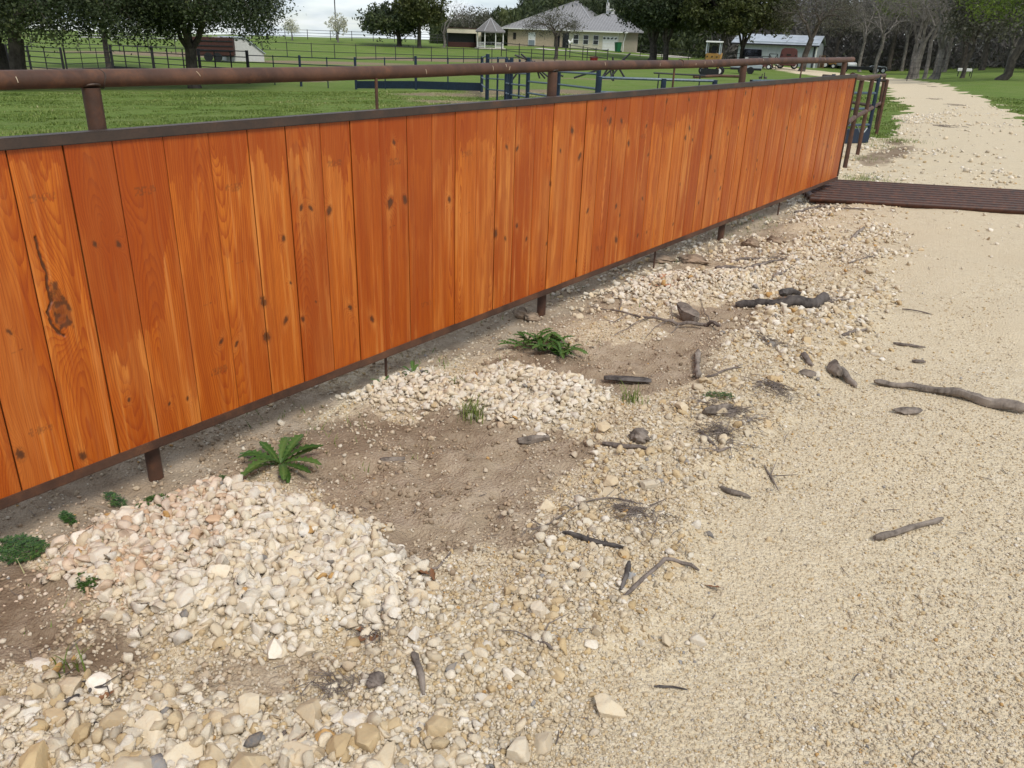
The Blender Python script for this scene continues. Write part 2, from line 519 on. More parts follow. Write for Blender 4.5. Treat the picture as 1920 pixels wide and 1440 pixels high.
def mat_bark(name, a, b, scale=14):
    t = NT(name); v = t.coord('Object', (1, 1, .35))
    f = t.noise(scale, 6, v, .7)
    f2 = t.noise(scale * .22, 4, t.coord('Object'))
    t.base(t.mix(t.ramp(f2, [(.42, 0.0), (.66, .7)]), t.ramp(f, [(.3, a), (.7, b)]), tuple(min(1, k * 1.5) for k in b))); t.set(.95, 0, .15); t.bump(f, .7, .012)
    return t.m


RUST = mat_rust(); FRAME = mat_frame(); WOOD = mat_wood()
STONE_A = mat_stone('limestone gravel', True); STONE_O = mat_stone('limestone rock', False)
GROUND = mat_ground()
BARK = mat_bark('oak bark', (.035, .03, .026), (.085, .072, .06))
BARK_WOODS = mat_bark('woods bark', (.075, .066, .058), (.19, .17, .15))
BARK_GREY = mat_bark('grey bark', (.07, .062, .056), (.17, .155, .14))
DRIFT = mat_bark('weathered wood', (.06, .048, .04), (.24, .20, .165), 40)
CHAR = mat_bark('charred wood', (.022, .018, .017), (.12, .105, .095), 26)
TWIG = mat_bark('dead twig', (.075, .058, .05), (.20, .165, .14), 60)
LEAF_OAK = mat_leaf('live oak leaf', [(0.0, (.024, .036, .016)), (.45, (.045, .062, .024)), (.75, (.082, .10, .034)), (1.0, (.14, .15, .05))])
LEAF_OLIVE = mat_leaf('olive oak leaf', [(0.0, (.026, .036, .014)), (.5, (.066, .078, .022)), (1.0, (.11, .115, .028))])
LEAF_SPRING = mat_leaf('spring leaf', [(0.0, (.09, .13, .02)), (.5, (.17, .23, .035)), (1.0, (.28, .33, .06))])
LEAF_BLOSSOM = mat_leaf('pear blossom', [(0.0, (.36, .36, .26)), (.5, (.55, .54, .42)), (1.0, (.68, .67, .58))])
LEAF_DULL = mat_leaf('dull twig leaf', [(0.0, (.06, .06, .042)), (.6, (.095, .094, .062)), (1.0, (.13, .13, .075))])
LEAF_WOODS = mat_leaf('far bare woods', [(0.0, (.085, .078, .07)), (.4, (.15, .138, .124)), (.7, (.19, .175, .145)), (1.0, (.16, .18, .08))])
WEED = mat_leaf('weed leaf', [(0.0, (.024, .062, .012)), (.5, (.052, .115, .020)), (1.0, (.12, .19, .05))], .5)
BLADE = mat_leaf('grass blade', [(0.0, (.085, .125, .022)), (.4, (.140, .195, .036)), (.7, (.23, .265, .075)), (1.0, (.40, .36, .19))])
BLUE = simple('blue painted steel', (.013, .028, .055), (.009, .017, .032), .5, .1, 9)
BLUELT = simple('worn teal paint', (.10, .14, .17), (.03, .06, .09), .45, .1, 20)
BLACKST = simple('black steel', (.02, .022, .024), (.012, .012, .013), .5, .3)
PEN = simple('dark pipe', (.035, .033, .036), (.02, .02, .024), .55, .3)


# ------------------------------------------------------------------ builders
def tag(o, label=None, cat=None, group=None, kind=None):
    if label: o['label'] = label
    if cat: o['category'] = cat
    if group: o['group'] = group
    if kind: o['kind'] = kind
    return o


def empty(name, loc=(0, 0, 0), rz=0.0, label=None, cat=None, group=None):
    o = bpy.data.objects.new(name, None); COL.objects.link(o)
    o.location = tuple(float(c) for c in loc); o.rotation_euler = (0, 0, rz)
    o.empty_display_size = .2
    return tag(o, label, cat, group)


def copy_tree(o, parent=None):
    c = o.copy(); COL.objects.link(c); c.parent = parent
    for ch in [x for x in bpy.data.objects if x.parent == o]:
        copy_tree(ch, c)
    return c


class MB:
    def __init__(self):
        self.v = []; self.f = []; self.att = []

    def add(self, vs, fs, a=None):
        b = len(self.v)
        self.v.extend([tuple(map(float, p)) for p in vs]); self.f.extend([tuple(i + b for i in f) for f in fs])
        self.att.extend([a if a is not None else .5] * len(vs))
        return self

    def box(self, c, s, rot=None):
        x, y, z = (k / 2 for k in s)
        vs = [Vector(q) for q in ((-x, -y, -z), (x, -y, -z), (x, y, -z), (-x, y, -z), (-x, -y, z), (x, -y, z), (x, y, z), (-x, y, z))]
        if rot is not None:
            m = rot if isinstance(rot, Matrix) else Euler(rot).to_matrix()
            vs = [m @ q for q in vs]
        c = Vector(tuple(float(k) for k in c))
        return self.add([q + c for q in vs], [(0, 3, 2, 1), (4, 5, 6, 7), (0, 1, 5, 4), (1, 2, 6, 5), (2, 3, 7, 6), (3, 0, 4, 7)])

    def beam(self, p0, p1, w, h):
        """rectangular bar between two points, w horizontal, h vertical"""
        p0 = Vector(tuple(map(float, p0))); p1 = Vector(tuple(map(float, p1))); d = p1 - p0; L = d.length; d.normalize()
        up = Vector((0, 0, 1)) if abs(d.z) < .95 else Vector((0, 1, 0))
        s = d.cross(up).normalized(); u = s.cross(d)
        m = Matrix((s, d, u)).transposed()
        return self.box((p0 + p1) / 2, (w, L, h), m)

    def tube(self, pts, radii, n=8, cap=True, a=None):
        pts = [Vector(tuple(map(float, p))) for p in pts]
        if isinstance(radii, (int, float)):
            radii = [radii] * len(pts)
        rings = []; ref = None
        for i, p in enumerate(pts):
            d = (pts[min(i + 1, len(pts) - 1)] - pts[max(i - 1, 0)])
            if d.length < 1e-9:
                d = Vector((0, 0, 1))
            d.normalize()
            if ref is None:
                ref = Vector((0, 0, 1)) if abs(d.z) < .9 else Vector((1, 0, 0))
            s = d.cross(ref)
            if s.length < 1e-6:
                s = d.cross(Vector((0, 1, 0)))
            s.normalize(); u = s.cross(d); ref = u.copy() if abs(u.dot(d)) < .9 else ref
            rings.append([p + (s * math.cos(2 * math.pi * k / n) + u * math.sin(2 * math.pi * k / n)) * radii[i] for k in range(n)])
        vs = [q for r in rings for q in r]; fs = []
        for i in range(len(pts) - 1):
            for k in range(n):
                k2 = (k + 1) % n
                fs.append((i * n + k, i * n + k2, (i + 1) * n + k2, (i + 1) * n + k))
        if cap:
            fs.append(tuple(reversed(range(n)))); m = (len(pts) - 1) * n
            fs.append(tuple(m + k for k in range(n)))
        return self.add(vs, fs, a)

    def prism(self, outline, p0, ax, ay, az, depth):
        """extrude 2-D outline (in ax, ay) along az"""
        p0, ax, ay, az = (Vector(tuple(map(float, q))) for q in (p0, ax, ay, az))
        n = len(outline)
        a = [p0 + ax * x + ay * y for x, y in outline]; b = [q + az * depth for q in a]
        fs = [tuple(reversed(range(n))), tuple(range(n, 2 * n))]
        for i in range(n):
            j = (i + 1) % n; fs.append((i, j, n + j, n + i))
        return self.add(a + b, fs)

    def build(self, name, mat, parent=None, smooth=False, bevel=0.0, att=None):
        me = bpy.data.meshes.new(name); me.from_pydata(self.v, [], self.f); me.update()
        if att:
            at = me.attributes.new(att, 'FLOAT', 'POINT'); at.data.foreach_set('value', np.array(self.att, dtype=np.float32))
        o = bpy.data.objects.new(name, me); COL.objects.link(o); me.materials.append(mat)
        bm = bmesh.new(); bm.from_mesh(me); bmesh.ops.recalc_face_normals(bm, faces=bm.faces)
        if bevel:
            bmesh.ops.bevel(bm, geom=[e for e in bm.edges if e.calc_face_angle(0) > .6], offset=bevel, segments=2, affect='EDGES')
        bm.to_mesh(me); bm.free()
        if smooth:
            me.polygons.foreach_set('use_smooth', [True] * len(me.polygons))
            me.set_sharp_from_angle(angle=math.radians(42))
        if parent is not None:
            o.parent = parent
        return o


def fast_mesh(name, V, F, mat, col=None, fl=None, smooth=False, parent=None):
    V = np.ascontiguousarray(V, dtype=np.float32); F = np.ascontiguousarray(F, dtype=np.int32)
    me = bpy.data.meshes.new(name); k = F.shape[1]
    me.vertices.add(len(V)); me.vertices.foreach_set('co', V.ravel())
    me.loops.add(F.size); me.loops.foreach_set('vertex_index', F.ravel())
    me.polygons.add(len(F)); me.polygons.foreach_set('loop_start', np.arange(0, F.size, k, dtype=np.int32))
    if smooth:
        me.polygons.foreach_set('use_smooth', np.ones(len(F), dtype=bool))
    me.update(calc_edges=True)
    if col is not None:
        a = me.attributes.new('col', 'FLOAT_COLOR', 'POINT')
        a.data.foreach_set('color', np.concatenate([col, np.ones((len(col), 1))], 1).astype(np.float32).ravel())
    for nm, arr in (fl or {}).items():
        a = me.attributes.new(nm, 'FLOAT', 'POINT'); a.data.foreach_set('value', np.asarray(arr, dtype=np.float32).ravel())
    me.materials.append(mat)
    o = bpy.data.objects.new(name, me); COL.objects.link(o)
    if parent is not None:
        o.parent = parent
    return o


def grid_faces(ny, nx):
    i = np.arange(ny - 1)[:, None] * nx + np.arange(nx - 1)[None, :]
    return np.stack([i, i + 1, i + nx + 1, i + nx], -1).reshape(-1, 4)


# ------------------------------------------------------------------ ground sheet
def axis(lo, a, b, hi, step, grow):
    mid = list(np.arange(a, b + 1e-6, step))
    r = [b]; s = step
    while r[-1] < hi:
        s *= grow; r.append(r[-1] + s)
    l = [a]; s = step
    while l[-1] > lo:
        s *= grow; l.append(l[-1] - s)
    return np.array(l[1:][::-1] + mid + r[1:])


gx = axis(-700, -4.6, 1.6, 700, .022, 1.035)
gy = axis(-120, .2, 12.5, 900, .024, 1.03)
GXX, GYY = np.meshgrid(gx, gy)
_fx, _fy = GXX.ravel(), GYY.ravel()
_nf = near_fields(_fx, _fy)
_gz = far_z(_fx, _fy) + near_z(_fx, _fy, _nf)
_gg = grass_field(_fx, _fy)
_d = np.hypot(_fx, _fy)
_lawn = sstep(14, 25, _d)
_gz = _gz + _gg * wob(_fx, _fy, .05, .8, 41) * sstep(5, 12, _d) * (1 - sstep(60, 120, _d))


def blob(px, py, rx, ry, ang=0.0):
    c = ground_at(px, py)
    dx, dy = _fx - c[0], _fy - c[1]
    # elongated across the line of sight
    b = math.atan2(c[0], c[1])
    u = dx * math.cos(b) - dy * math.sin(b); w = dx * math.sin(b) + dy * math.cos(b)
    return np.exp(-(u / rx) ** 2 - (w / ry) ** 2)


DRY = ((865, 178, 3.4, 2.2), (880, 192, 2.2, 1.6), (1000, 172, 3.6, 4.0), (940, 172, 2.0, 3.0), (1060, 170, 2.0, 1.5), (620, 118, 9, 5), (780, 112, 9, 4), (300, 101, 12, 5), (380, 106, 9, 3), (1000, 114, 12, 4), (920, 175, 1.6, 1.6), (200, 131, 6, 3), (540, 152, 3, 1.2), (1100, 148, 3, 1))


def dry_at(x, y):
    q = np.zeros(x.shape)
    for px, py, rx, ry in DRY:
        c = ground_at(px, py); dx, dy = x - c[0], y - c[1]; b = math.atan2(c[0], c[1])
        q = np.maximum(q, np.exp(-((dx * math.cos(b) - dy * math.sin(b)) / rx) ** 2 - ((dx * math.sin(b) + dy * math.cos(b)) / ry) ** 2))
    return q


_dry = dry_at(_fx, _fy)
_pack = sstep(-.12, .12, poly_sdf(_fx, _fy, DIRT_B) + wob(_fx, _fy, .15, 4, 55)) * .9
for _p in ([(560, 800), (700, 780), (870, 770), (900, 800), (800, 840), (680, 850), (600, 880), (540, 880)], [(880, 690), (1000, 650), (1100, 690), (1000, 712)], [(330, 930), (500, 870), (560, 900), (430, 915)]):
    _pack = np.maximum(_pack, .65 * sstep(-.12, .12, poly_sdf(_fx, _fy, px_poly(_p)) + wob(_fx, _fy, .15, 4, 56)))
for _p in (DIRT_M, DIRT_N):
    _pack = np.maximum(_pack, .8 * sstep(-.3, .3, poly_sdf(_fx, _fy, _p) + wob(_fx, _fy, .3, 2, 57)))
fast = dict(grass=_gg, dirt=_nf['dirt'] * (1 - _gg), road=np.maximum(_nf['road'], sstep(10.5, 12, _d)), white=np.clip(_nf['pa'] + _nf['pb'] + .6 * _nf['pc'] + .7 * _nf['pd'] + .5 * _nf['pe'], 0, 1), pack=_pack, dry=_dry)
ground = fast_mesh('ground', np.stack([_fx, _fy, _gz], -1), grid_faces(len(gy), len(gx)), GROUND, fl=fast, smooth=True)
tag(ground, kind='structure')


# ------------------------------------------------------------------ plank panel with its steel frame, pipe rail and posts
PX = -2.86            # face of the planks
Z_B0, Z_B1 = .182, 1.349
panel = empty('plank_fence', (PX, 4.3, 0), 0, 'long panel of orange stained planks in rusty steel frame below a pipe rail', 'fence')


def build_planks():
    edges = [.978 - .187 * k for k in range(16, 0, -1)] + [.978, 1.165, 1.344, 1.515, 1.708, 1.898, 2.076, 2.265, 2.455, 2.629, 2.81, 3.0, 3.182, 3.365, 3.544, 3.72, 3.9, 4.096, 4.286]
    while edges[-1] < 10.6:
        edges.append(edges[-1] + .187)
    edges[-1] = 10.74
    knots = []
    for px, py, r in [(178, 458, .011), (222, 458, .012), (17, 622, .010), (38, 852, .022), (155, 855, .018), (242, 750, .008), (317, 757, .008), (351, 747, .009), (415, 640, .013), (444, 645, .011), (565, 389, .013), (582, 390, .013), (618, 395, .02), (532, 447, .014), (494, 566, .022), (500, 632, .026), (536, 601, .017), (568, 598, .013), (545, 530, .008), (592, 566, .007), (657, 577, .016), (697, 598, .017), (732, 380, .026), (760, 374, .022), (739, 267, .012), (843, 374, .016), (950, 276, .014), (970, 278, .016), (929, 438, .026), (969, 423, .014), (947, 447, .015), (987, 448, .014), (1050, 283, .013), (1087, 294, .022), (1073, 245, .025), (1032, 344, .016), (1144, 227, .022), (1165, 227, .018), (1025, 456, .013), (1101, 395, .018), (1162, 403, .014), (1155, 449, .026), (1204, 372, .014), (1195, 442, .016), (1215, 290, .014), (1285, 258, .02), (1298, 262, .014), (1250, 190, .018), (1292, 187, .016), (1262, 420, .014), (1275, 345, .012), (1310, 380, .018), (1340, 320, .014), (1365, 250, .018), (1385, 240, .016), (1412, 215, .016), (1420, 300, .014), (1475, 240, .02), (1500, 220, .02), (1530, 200, .018), (1490, 290, .016), (1545, 270, .015), (1575, 195, .012), (1560, 225, .012)]:
        q = on_x(px, py, PX); knots.append((q[1], q[2], r * .78))
    kr = random.Random(5)
    for k in range(22):
        knots.append((kr.uniform(-1.8, 1.0), kr.uniform(.25, 1.3), kr.uniform(.008, .02)))
    for k in range(26):
        knots.append((kr.uniform(4.6, 10.6), kr.uniform(.25, 1.3), kr.uniform(.007, .018)))
    sp = [(0, 315), (18, 312), (30, 290), (60, 320), (108, 312), (112, 300), (130, 430), (165, 560), (200, 650), (235, 684), (262, 620), (290, 612), (306, 575), (312, 450), (318, 345), (330, 310), (350, 345), (392, 335), (398, 295), (420, 318), (455, 340), (464, 283), (500, 300), (516, 335), (560, 280), (605, 300), (622, 330), (648, 350), (660, 300), (700, 345), (712, 300), (735, 275), (765, 262), (800, 255), (840, 285), (870, 270), (900, 235), (950, 255), (990, 230), (1010, 265), (1045, 255), (1080, 245), (1120, 235), (1160, 245), (1200, 225), (1250, 235), (1300, 215), (1360, 220), (1420, 200), (1480, 210), (1540, 180), (1600, 170)]
    sy = []; sdp = []
    for a, b in sp:
        q = on_x(a, b, PX); sy.append(q[1]); sdp.append(Z_B1 - q[2])
    sy = np.array(sy); sdp = np.array(sdp)
    stamps = []
    for a, b in [(80, 371), (272, 357), (440, 352), (76, 805), (628, 306), (740, 303), (875, 288), (800, 570), (411, 694), (1254, 233), (1122, 465), (1205, 255), (1340, 215), (1460, 200)]:
        q = on_x(a, b, PX); stamps.append((q[1], q[2]))
    for k in range(8):
        stamps.append((kr.uniform(-1.7, .9), kr.choice((.3, 1.15)) + kr.uniform(-.05, .05)))
    nails = []
    for a, b in [(455, 490), (395, 568), (740, 423), (40, 655), (880, 398), (1128, 465)]:
        q = on_x(a, b, PX); nails.append((q[1], q[2]))
    crack = np.array([on_x(a, b, PX)[1:] for a, b in [(67, 445), (72, 468), (80, 492), (88, 512), (90, 540), (97, 565), (90, 585), (97, 608), (108, 622), (120, 630)]])
    VV = []; FF = []; AT = {k: [] for k in ('grain', 'stain', 'knot', 'tone', 'mark', 'pale')}
    off = 0
    for b in range(len(edges) - 1):
        r = np.random.default_rng(900 + b)
        gap = r.choice([.0006, .0008, .0012, .0022])
        if 3.85 < edges[b + 1] < 3.95:
            gap = .003
        y0, y1 = edges[b] + gap, edges[b + 1] - gap
        yc = (y0 + y1) / 2
        st = .0034 if y0 < 1.0 else float(np.clip(.0026 * (yc / 1.5), .0026, .010))
        if y0 < .3: st = .012
        ny = int((y1 - y0) / st) + 2
        nz = 300 if .3 < yc < 3.5 else 210
        ys = np.linspace(y0, y1, ny); zs = np.linspace(Z_B0 - .02, Z_B1 + .02, nz)
        Y, Z = np.meshgrid(ys, zs)
        u = Y - yc
        bow = r.uniform(-.0012, .0025); xo = r.uniform(-.0022, .0022)
        ed = np.minimum(Y - y0, y1 - Y)
        X = xo + bow * (1 - (2 * u / (y1 - y0)) ** 2) - .0022 * np.exp(-(ed / .0022) ** 1)
        s0 = r.uniform(-.07, .07); D = r.uniform(.012, .05); k = r.choice([-1, 1]) * r.uniform(.02, .11)
        z0 = r.uniform(.2, 1.3)
        if r.random() < .3:
            s0 = r.choice([-1, 1]) * r.uniform(.12, .25); D = .02
        wz = (vnoise(Z * 2.2, Z * 0 + b, 71) - .5) * .05 + (vnoise(Z * 6, Z * 0 + b + 50, 73) - .5) * .014
        R = np.sqrt((u - s0 - wz * .6) ** 2 + (D + k * (Z - z0) + wz) ** 2)
        G = R / r.uniform(.0055, .0085) + (fbm(Y * 26, Z * 4, 77 + b, 3) - .5) * 1.1
        K = np.zeros(Y.shape)
        Pl = sstep(.50, .74, fbm(Y * 7 + b * 3.1, Z * 1.7, 83, 4)) * r.uniform(.2, 1.0)
        for (ky, kz, kr_) in knots:
            if ky < y0 - .08 or ky > y1 + .08:
                continue
            tilt = .4 * math.sin(ky * 91)
            dy = (Y - ky) + tilt * (Z - kz); dz = (Z - kz) * .68
            d = np.hypot(dy, dz) / kr_
            G += 3.6 * np.exp(-(d / 2.1) ** 2) * np.sign(math.sin(ky * 57) + .01) + 2.0 * np.exp(-(np.abs(dy) / (kr_ * 2.2)) ** 2 - ((Z - kz) / (kr_ * 8)) ** 2)
            jag = (fbm(Y * 150, Z * 110, 91, 2) - .5) * .8
            K = np.maximum(K, .75 * sstep(1.15, .55, d + jag) + .25 * sstep(.5, .2, d + jag))
            K = np.maximum(K, .14 * np.exp(-((d - 1.15) / .2) ** 2))
            Pl = np.maximum(Pl, .9 * np.exp(-((np.abs(dy) / (kr_ * 1.6)) ** 2) - (((Z - kz) / (kr_ * 4.5)) ** 2)) * sstep(.8, 1.5, d))
        Pl = np.maximum(Pl, sstep(.56, .70, fbm(Y * 34 + b * 7.7, Z * 1.3, 85, 3)) * r.uniform(.1, .9))
        # the long open knot with a bark seam
        if y1 > 1.10 and y0 < 1.60:
            dc = np.full(Y.shape, 9.0)
            for i in range(len(crack) - 1):
                a, c = crack[i], crack[i + 1]; e = c - a
                tt = np.clip(((Y - a[0]) * e[0] + (Z - a[1]) * e[1]) / (e @ e), 0, 1)
                dc = np.minimum(dc, np.hypot(Y - a[0] - tt * e[0], Z - a[1] - tt * e[1]))
            dc = dc + (fbm(Y * 90, Z * 60, 95, 3) - .5) * .008
            K = np.maximum(K, 1.0 * sstep(.0062, .002, dc))
            c = on_x(114, 580, PX)
            dd = np.hypot((Y - c[1] + .10 * (Z - c[2])) / .034, (Z - c[2]) / .085)
            K = np.maximum(K, sstep(1.1, .8, dd + (fbm(Y * 60, Z * 40, 97, 3) - .5) * .8) * (.38 + .5 * sstep(.45, .65, fbm(Y * 80, Z * 50, 99, 3))))
            G += 7 * np.exp(-dd ** 2 * .5) + 6 * np.exp(-((Y - c[1]) / .05) ** 2 - ((Z - c[2]) / .3) ** 2)
            X -= .006 * sstep(.0075, .002, dc) + .004 * sstep(1.0, .5, dd) * fbm(Y * 70, Z * 50, 101, 2)
        M = np.zeros(Y.shape)
        for (ky, kz) in stamps:
            if ky < y0 - .05 or ky > y1 + .05:
                continue
            ly = (Y - ky) / .085 + .5; lz = (Z - kz) / .03 + .5
            inb = (ly > 0) & (ly < 1) & (lz > 0) & (lz < 1)
            q = _hash(np.floor(ly * 15), np.floor(lz * 5), int(ky * 100) + 7)
            M = np.maximum(M, inb * (q > .5) * (.3 + .35 * fbm(Y * 60, Z * 60, 103, 2)))
        for (ky, kz) in nails:
            M = np.maximum(M, .9 * sstep(.0045, .002, np.hypot(Y - ky, Z - kz)))
            M = np.maximum(M, .5 * sstep(.0022, .0008, np.abs(Z - kz - .12 * (Y - ky))) * (np.abs(Y - ky + .015) < .02))
        dep = np.interp(Y, sy, sdp, left=.12, right=.1)
        if yc < .9:
            dep = .10 + .22 * vnoise(Y * 2.5, Y * 0, 113)
        jag = (vnoise(Y * 42, Y * 0 + b, 105) - .5) * .075 + (vnoise(Y * 120, Y * 0 + b, 107) - .5) * .055 + (vnoise(Y * 260, Y * 0, 109) - .5) * .025
        dep = dep + jag * np.clip(dep / .10, .5, 1.3) + (r.uniform(-.05, .07) + (vnoise(Y * 17, Y * 0 + b, 115) - .5) * .10) * (yc > 2.4)
        sv = dep - (Z_B1 - Z)
        S = sstep(-.003, .004, sv) * (.62 + .38 * fbm(Y * 14, Z * 3, 111, 3))
        S = np.maximum(S, .45 * sstep(-.003, .004, sv - .5 * dep))
        S *= np.where(Y > 2.35, np.clip(.25 + 1.5 * fbm(Y * 2.6, Z * 2.2, 123, 3) - .05 + r.uniform(-.3, .25), .22, 1), 1)
        bl = fbm(Y * 9 + b * 5.3, Z * 1.5 + (vnoise(Y * 110, Y * 0 + b, 127) - .5) * .12, 125, 4)
        S = np.maximum(S, .6 * sstep(.56, .60, bl) * (.5 + .5 * fbm(Y * 20, Z * 4, 129, 2)))
        # a few later runs lower on the boards
        low = sstep(.60, .63, fbm(Y * 30 + b, Z * 2.2 + (vnoise(Y * 130, Y * 0, 117) - .5) * .15, 119, 3)) * .55 * (r.random() < .6)
        if y0 < 1.95 and y1 > 1.7:
            pass
        S = np.maximum(S, low)
        if 1.86 < yc < 2.1:
            q = on_x(412, 700, PX); S = np.maximum(S, .85 * sstep(-.01, .01, .07 - np.abs(Z - q[2] + jag) + .02) * sstep(.06, .03, np.abs(Y - q[1])))
        tone = np.clip(.45 + r.uniform(-.55, .5), 0, 1) + 0 * Y + (fbm(Y * 5, Z * .8, 121, 2) - .5) * .35
        V = np.stack([PX + X, Y, Z], -1).reshape(-1, 3)
        FF.append(grid_faces(nz, ny) + off); off += len(V)
        VV.append(V)
        for kx, a in (('grain', G), ('stain', S), ('knot', K), ('tone', tone), ('mark', M), ('pale', Pl)):
            AT[kx].append(a.ravel())
        # sides and back of the plank
        zb, zt = zs[0], zs[-1]; xb = PX - .019; xf = PX + xo - .0016
        sv_ = np.array([(xf, y0, zb), (xf, y0, zt), (xb, y0, zt), (xb, y0, zb), (xf, y1, zb), (xf, y1, zt), (xb, y1, zt), (xb, y1, zb)])
        FF.append(np.array([(0, 1, 2, 3), (7, 6, 5, 4), (3, 2, 6, 7)]) + off); off += 8; VV.append(sv_)
        for kx in AT:
            AT[kx].append(np.full(8, {'grain': .3, 'tone': .3, 'knot': .35}.get(kx, 0.0)))
        # tongue behind the joint keeps the gap dark instead of see-through
        if b < len(edges) - 2:
            ye = edges[b + 1]
            tv = np.array([(PX - .009, ye - .006, zb), (PX - .009, ye + .006, zb), (PX - .009, ye + .006, zt), (PX - .009, ye - .006, zt)])
            FF.append(np.array([(0, 1, 2, 3)]) + off); off += 4; VV.append(tv)
            for kx in AT:
                AT[kx].append(np.full(4, {'grain': .3, 'tone': .2, 'knot': .7}.get(kx, 0.0)))
    o = fast_mesh('plank_panel', np.concatenate(VV) - np.array([PX, 4.3, 0]), np.concatenate(FF), WOOD, fl={k: np.concatenate(a) for k, a in AT.items()}, smooth=True, parent=panel)
    return edges[0]


Y_START = build_planks()
YE = 10.76
P0 = np.array([PX, 4.3, 0])


def rel(p, o=P0):
    return np.array(p, float) - o


# steel frame: flat top cap and bottom angle, slightly proud of the planks
fb = MB()
fb.box(rel((PX - .012, (Y_START + YE) / 2, 1.367)), (.050, YE - Y_START, .037))
fb.build('top_frame', FRAME, panel, bevel=.003)
fb = MB()
fb.box(rel((PX - .012, (Y_START + YE) / 2, .163)), (.050, YE - Y_START, .036))
fb.build('bottom_frame', RUST, panel, bevel=.003)
fb = MB()
fb.box(rel((PX - .014, YE + .012, .766)), (.040, .02, 1.165)); fb.build('end_frame', RUST, panel, bevel=.003)
# top pipe
_pts = [rel((PX - .075, y, 1.547 + .004 * math.sin(y * 1.7))) for y in np.linspace(Y_START - .3, YE - .02, 60)]
MB().tube(_pts, .0302, 28).build('top_pipe', RUST, panel, smooth=True)
for i, y in enumerate([-1.43, 1.51, 4.36, 7.38, 10.44]):
    m = MB(); m.tube([rel((PX - .075, y, z)) for z in (-.05, .4, .9, 1.519)], [.0302] * 4, 24)
    po = m.build('post', RUST, panel, smooth=True)
    w = MB()      # weld bead where the post meets the rail
    ring = [rel((PX - .075 + .031 * math.cos(a), y + .031 * math.sin(a), 1.522 + .010 * abs(math.cos(a)))) for a in np.linspace(0, 2 * math.pi, 25)]
    w.tube(ring, .0035, 6, False); w.build('weld_bead', FRAME, po, smooth=True)
for y in (-.05, 2.86, 5.98, 8.9):
    MB().tube([rel((PX - .06, y, z)) for z in (-.05, .6, 1.52)], .0075, 10).build('steel_rod', RUST, panel, smooth=True)
# welded pipe joints with a raised bead, and pale chalk scuffs left on the rail
CHALK = simple('pale scuff', (.50, .42, .30), (.38, .28, .18), .9)
for y in (1.55, 6.1):
    ring = [rel((PX - .075 + .0308 * math.cos(a), y + .004 * math.sin(3 * a), 1.547 + .0308 * math.sin(a))) for a in np.linspace(0, 2 * math.pi, 33)]
    MB().tube(ring, .0028, 6, False).build('weld_bead', FRAME, panel, smooth=True)
sr = random.Random(3)
for px in (32, 375, 800, 925, 950, 955, 1135, 1238, 1305, 1322, 1337, 1432, 1548):
    p = on_x(px, 145 - px * .022, PX - .045); y = p[1]; a0 = sr.uniform(-.4, .4); ln = sr.uniform(.35, .8); sk = sr.uniform(-.012, .012)
    arc = [rel((PX - .075 + .0304 * math.cos(a), y + sk * k / 6, 1.547 + .004 * math.sin(y * 1.7) + .0304 * math.sin(a))) for k, a in enumerate(np.linspace(a0, a0 + ln, 7))]
    MB().tube(arc, .0016, 5).build('chalk_scuff', CHALK, panel)


# ------------------------------------------------------------------ stones
def icosphere(sub):
    bm = bmesh.new(); bmesh.ops.create_icosphere(bm, subdivisions=sub, radius=1.0)
    bm.verts.ensure_lookup_table()
    V = np.array([v.co[:] for v in bm.verts]); F = np.array([[v.index for v in f.verts] for f in bm.faces])
    bm.free(); return V, F


ICO = {s: icosphere(s) for s in (1, 2, 3, 4)}


def stone_template(seed, sub, ncut=9, rough=.05):
    r = np.random.default_rng(seed); V, F = ICO[sub]; V = V.copy()
    for k in range(ncut):
        n = r.normal(size=3); n /= np.linalg.norm(n); d = r.uniform(.30, .70) if sub < 4 else r.uniform(.46, .84)
        over = np.maximum(V @ n - d, 0); V -= over[:, None] * n[None, :] * (1.0 if sub < 3 else .97)
    if sub >= 2:
        nz = fbm(V[:, 0] * 2.5 + seed, V[:, 1] * 2.5 + V[:, 2] * 1.7, seed, 3) - .5
        V *= (1 + rough * 2 * nz)[:, None]
    V *= np.array([1.0, r.uniform(.68, .95), r.uniform(.5, .8)])
    V /= np.abs(V).max()
    return V, F


TPL1 = [stone_template(100 + k, 1, 6) for k in range(12)]
TPL2 = [stone_template(200 + k, 2, 13, .06) for k in range(18)]
TPL3 = [stone_template(300 + k, 3, 11, .06) for k in range(10)]


def rand_rot(n, r, flat=.5):
    """random yaw, limited tilt"""
    a = r.uniform(0, 2 * np.pi, n); t = r.normal(0, flat, n); b = r.uniform(0, 2 * np.pi, n)
    ca, sa, ct, st, cb, sb = np.cos(a), np.sin(a), np.cos(t), np.sin(t), np.cos(b), np.sin(b)
    Z = np.zeros(n); O = np.ones(n)
    Rz = np.stack([ca, -sa, Z, sa, ca, Z, Z, Z, O], -1).reshape(n, 3, 3)
    Rx = np.stack([O, Z, Z, Z, ct, -st, Z, st, ct], -1).reshape(n, 3, 3)
    Rb = np.stack([cb, -sb, Z, sb, cb, Z, Z, Z, O], -1).reshape(n, 3, 3)
    return Rz @ Rx @ Rb


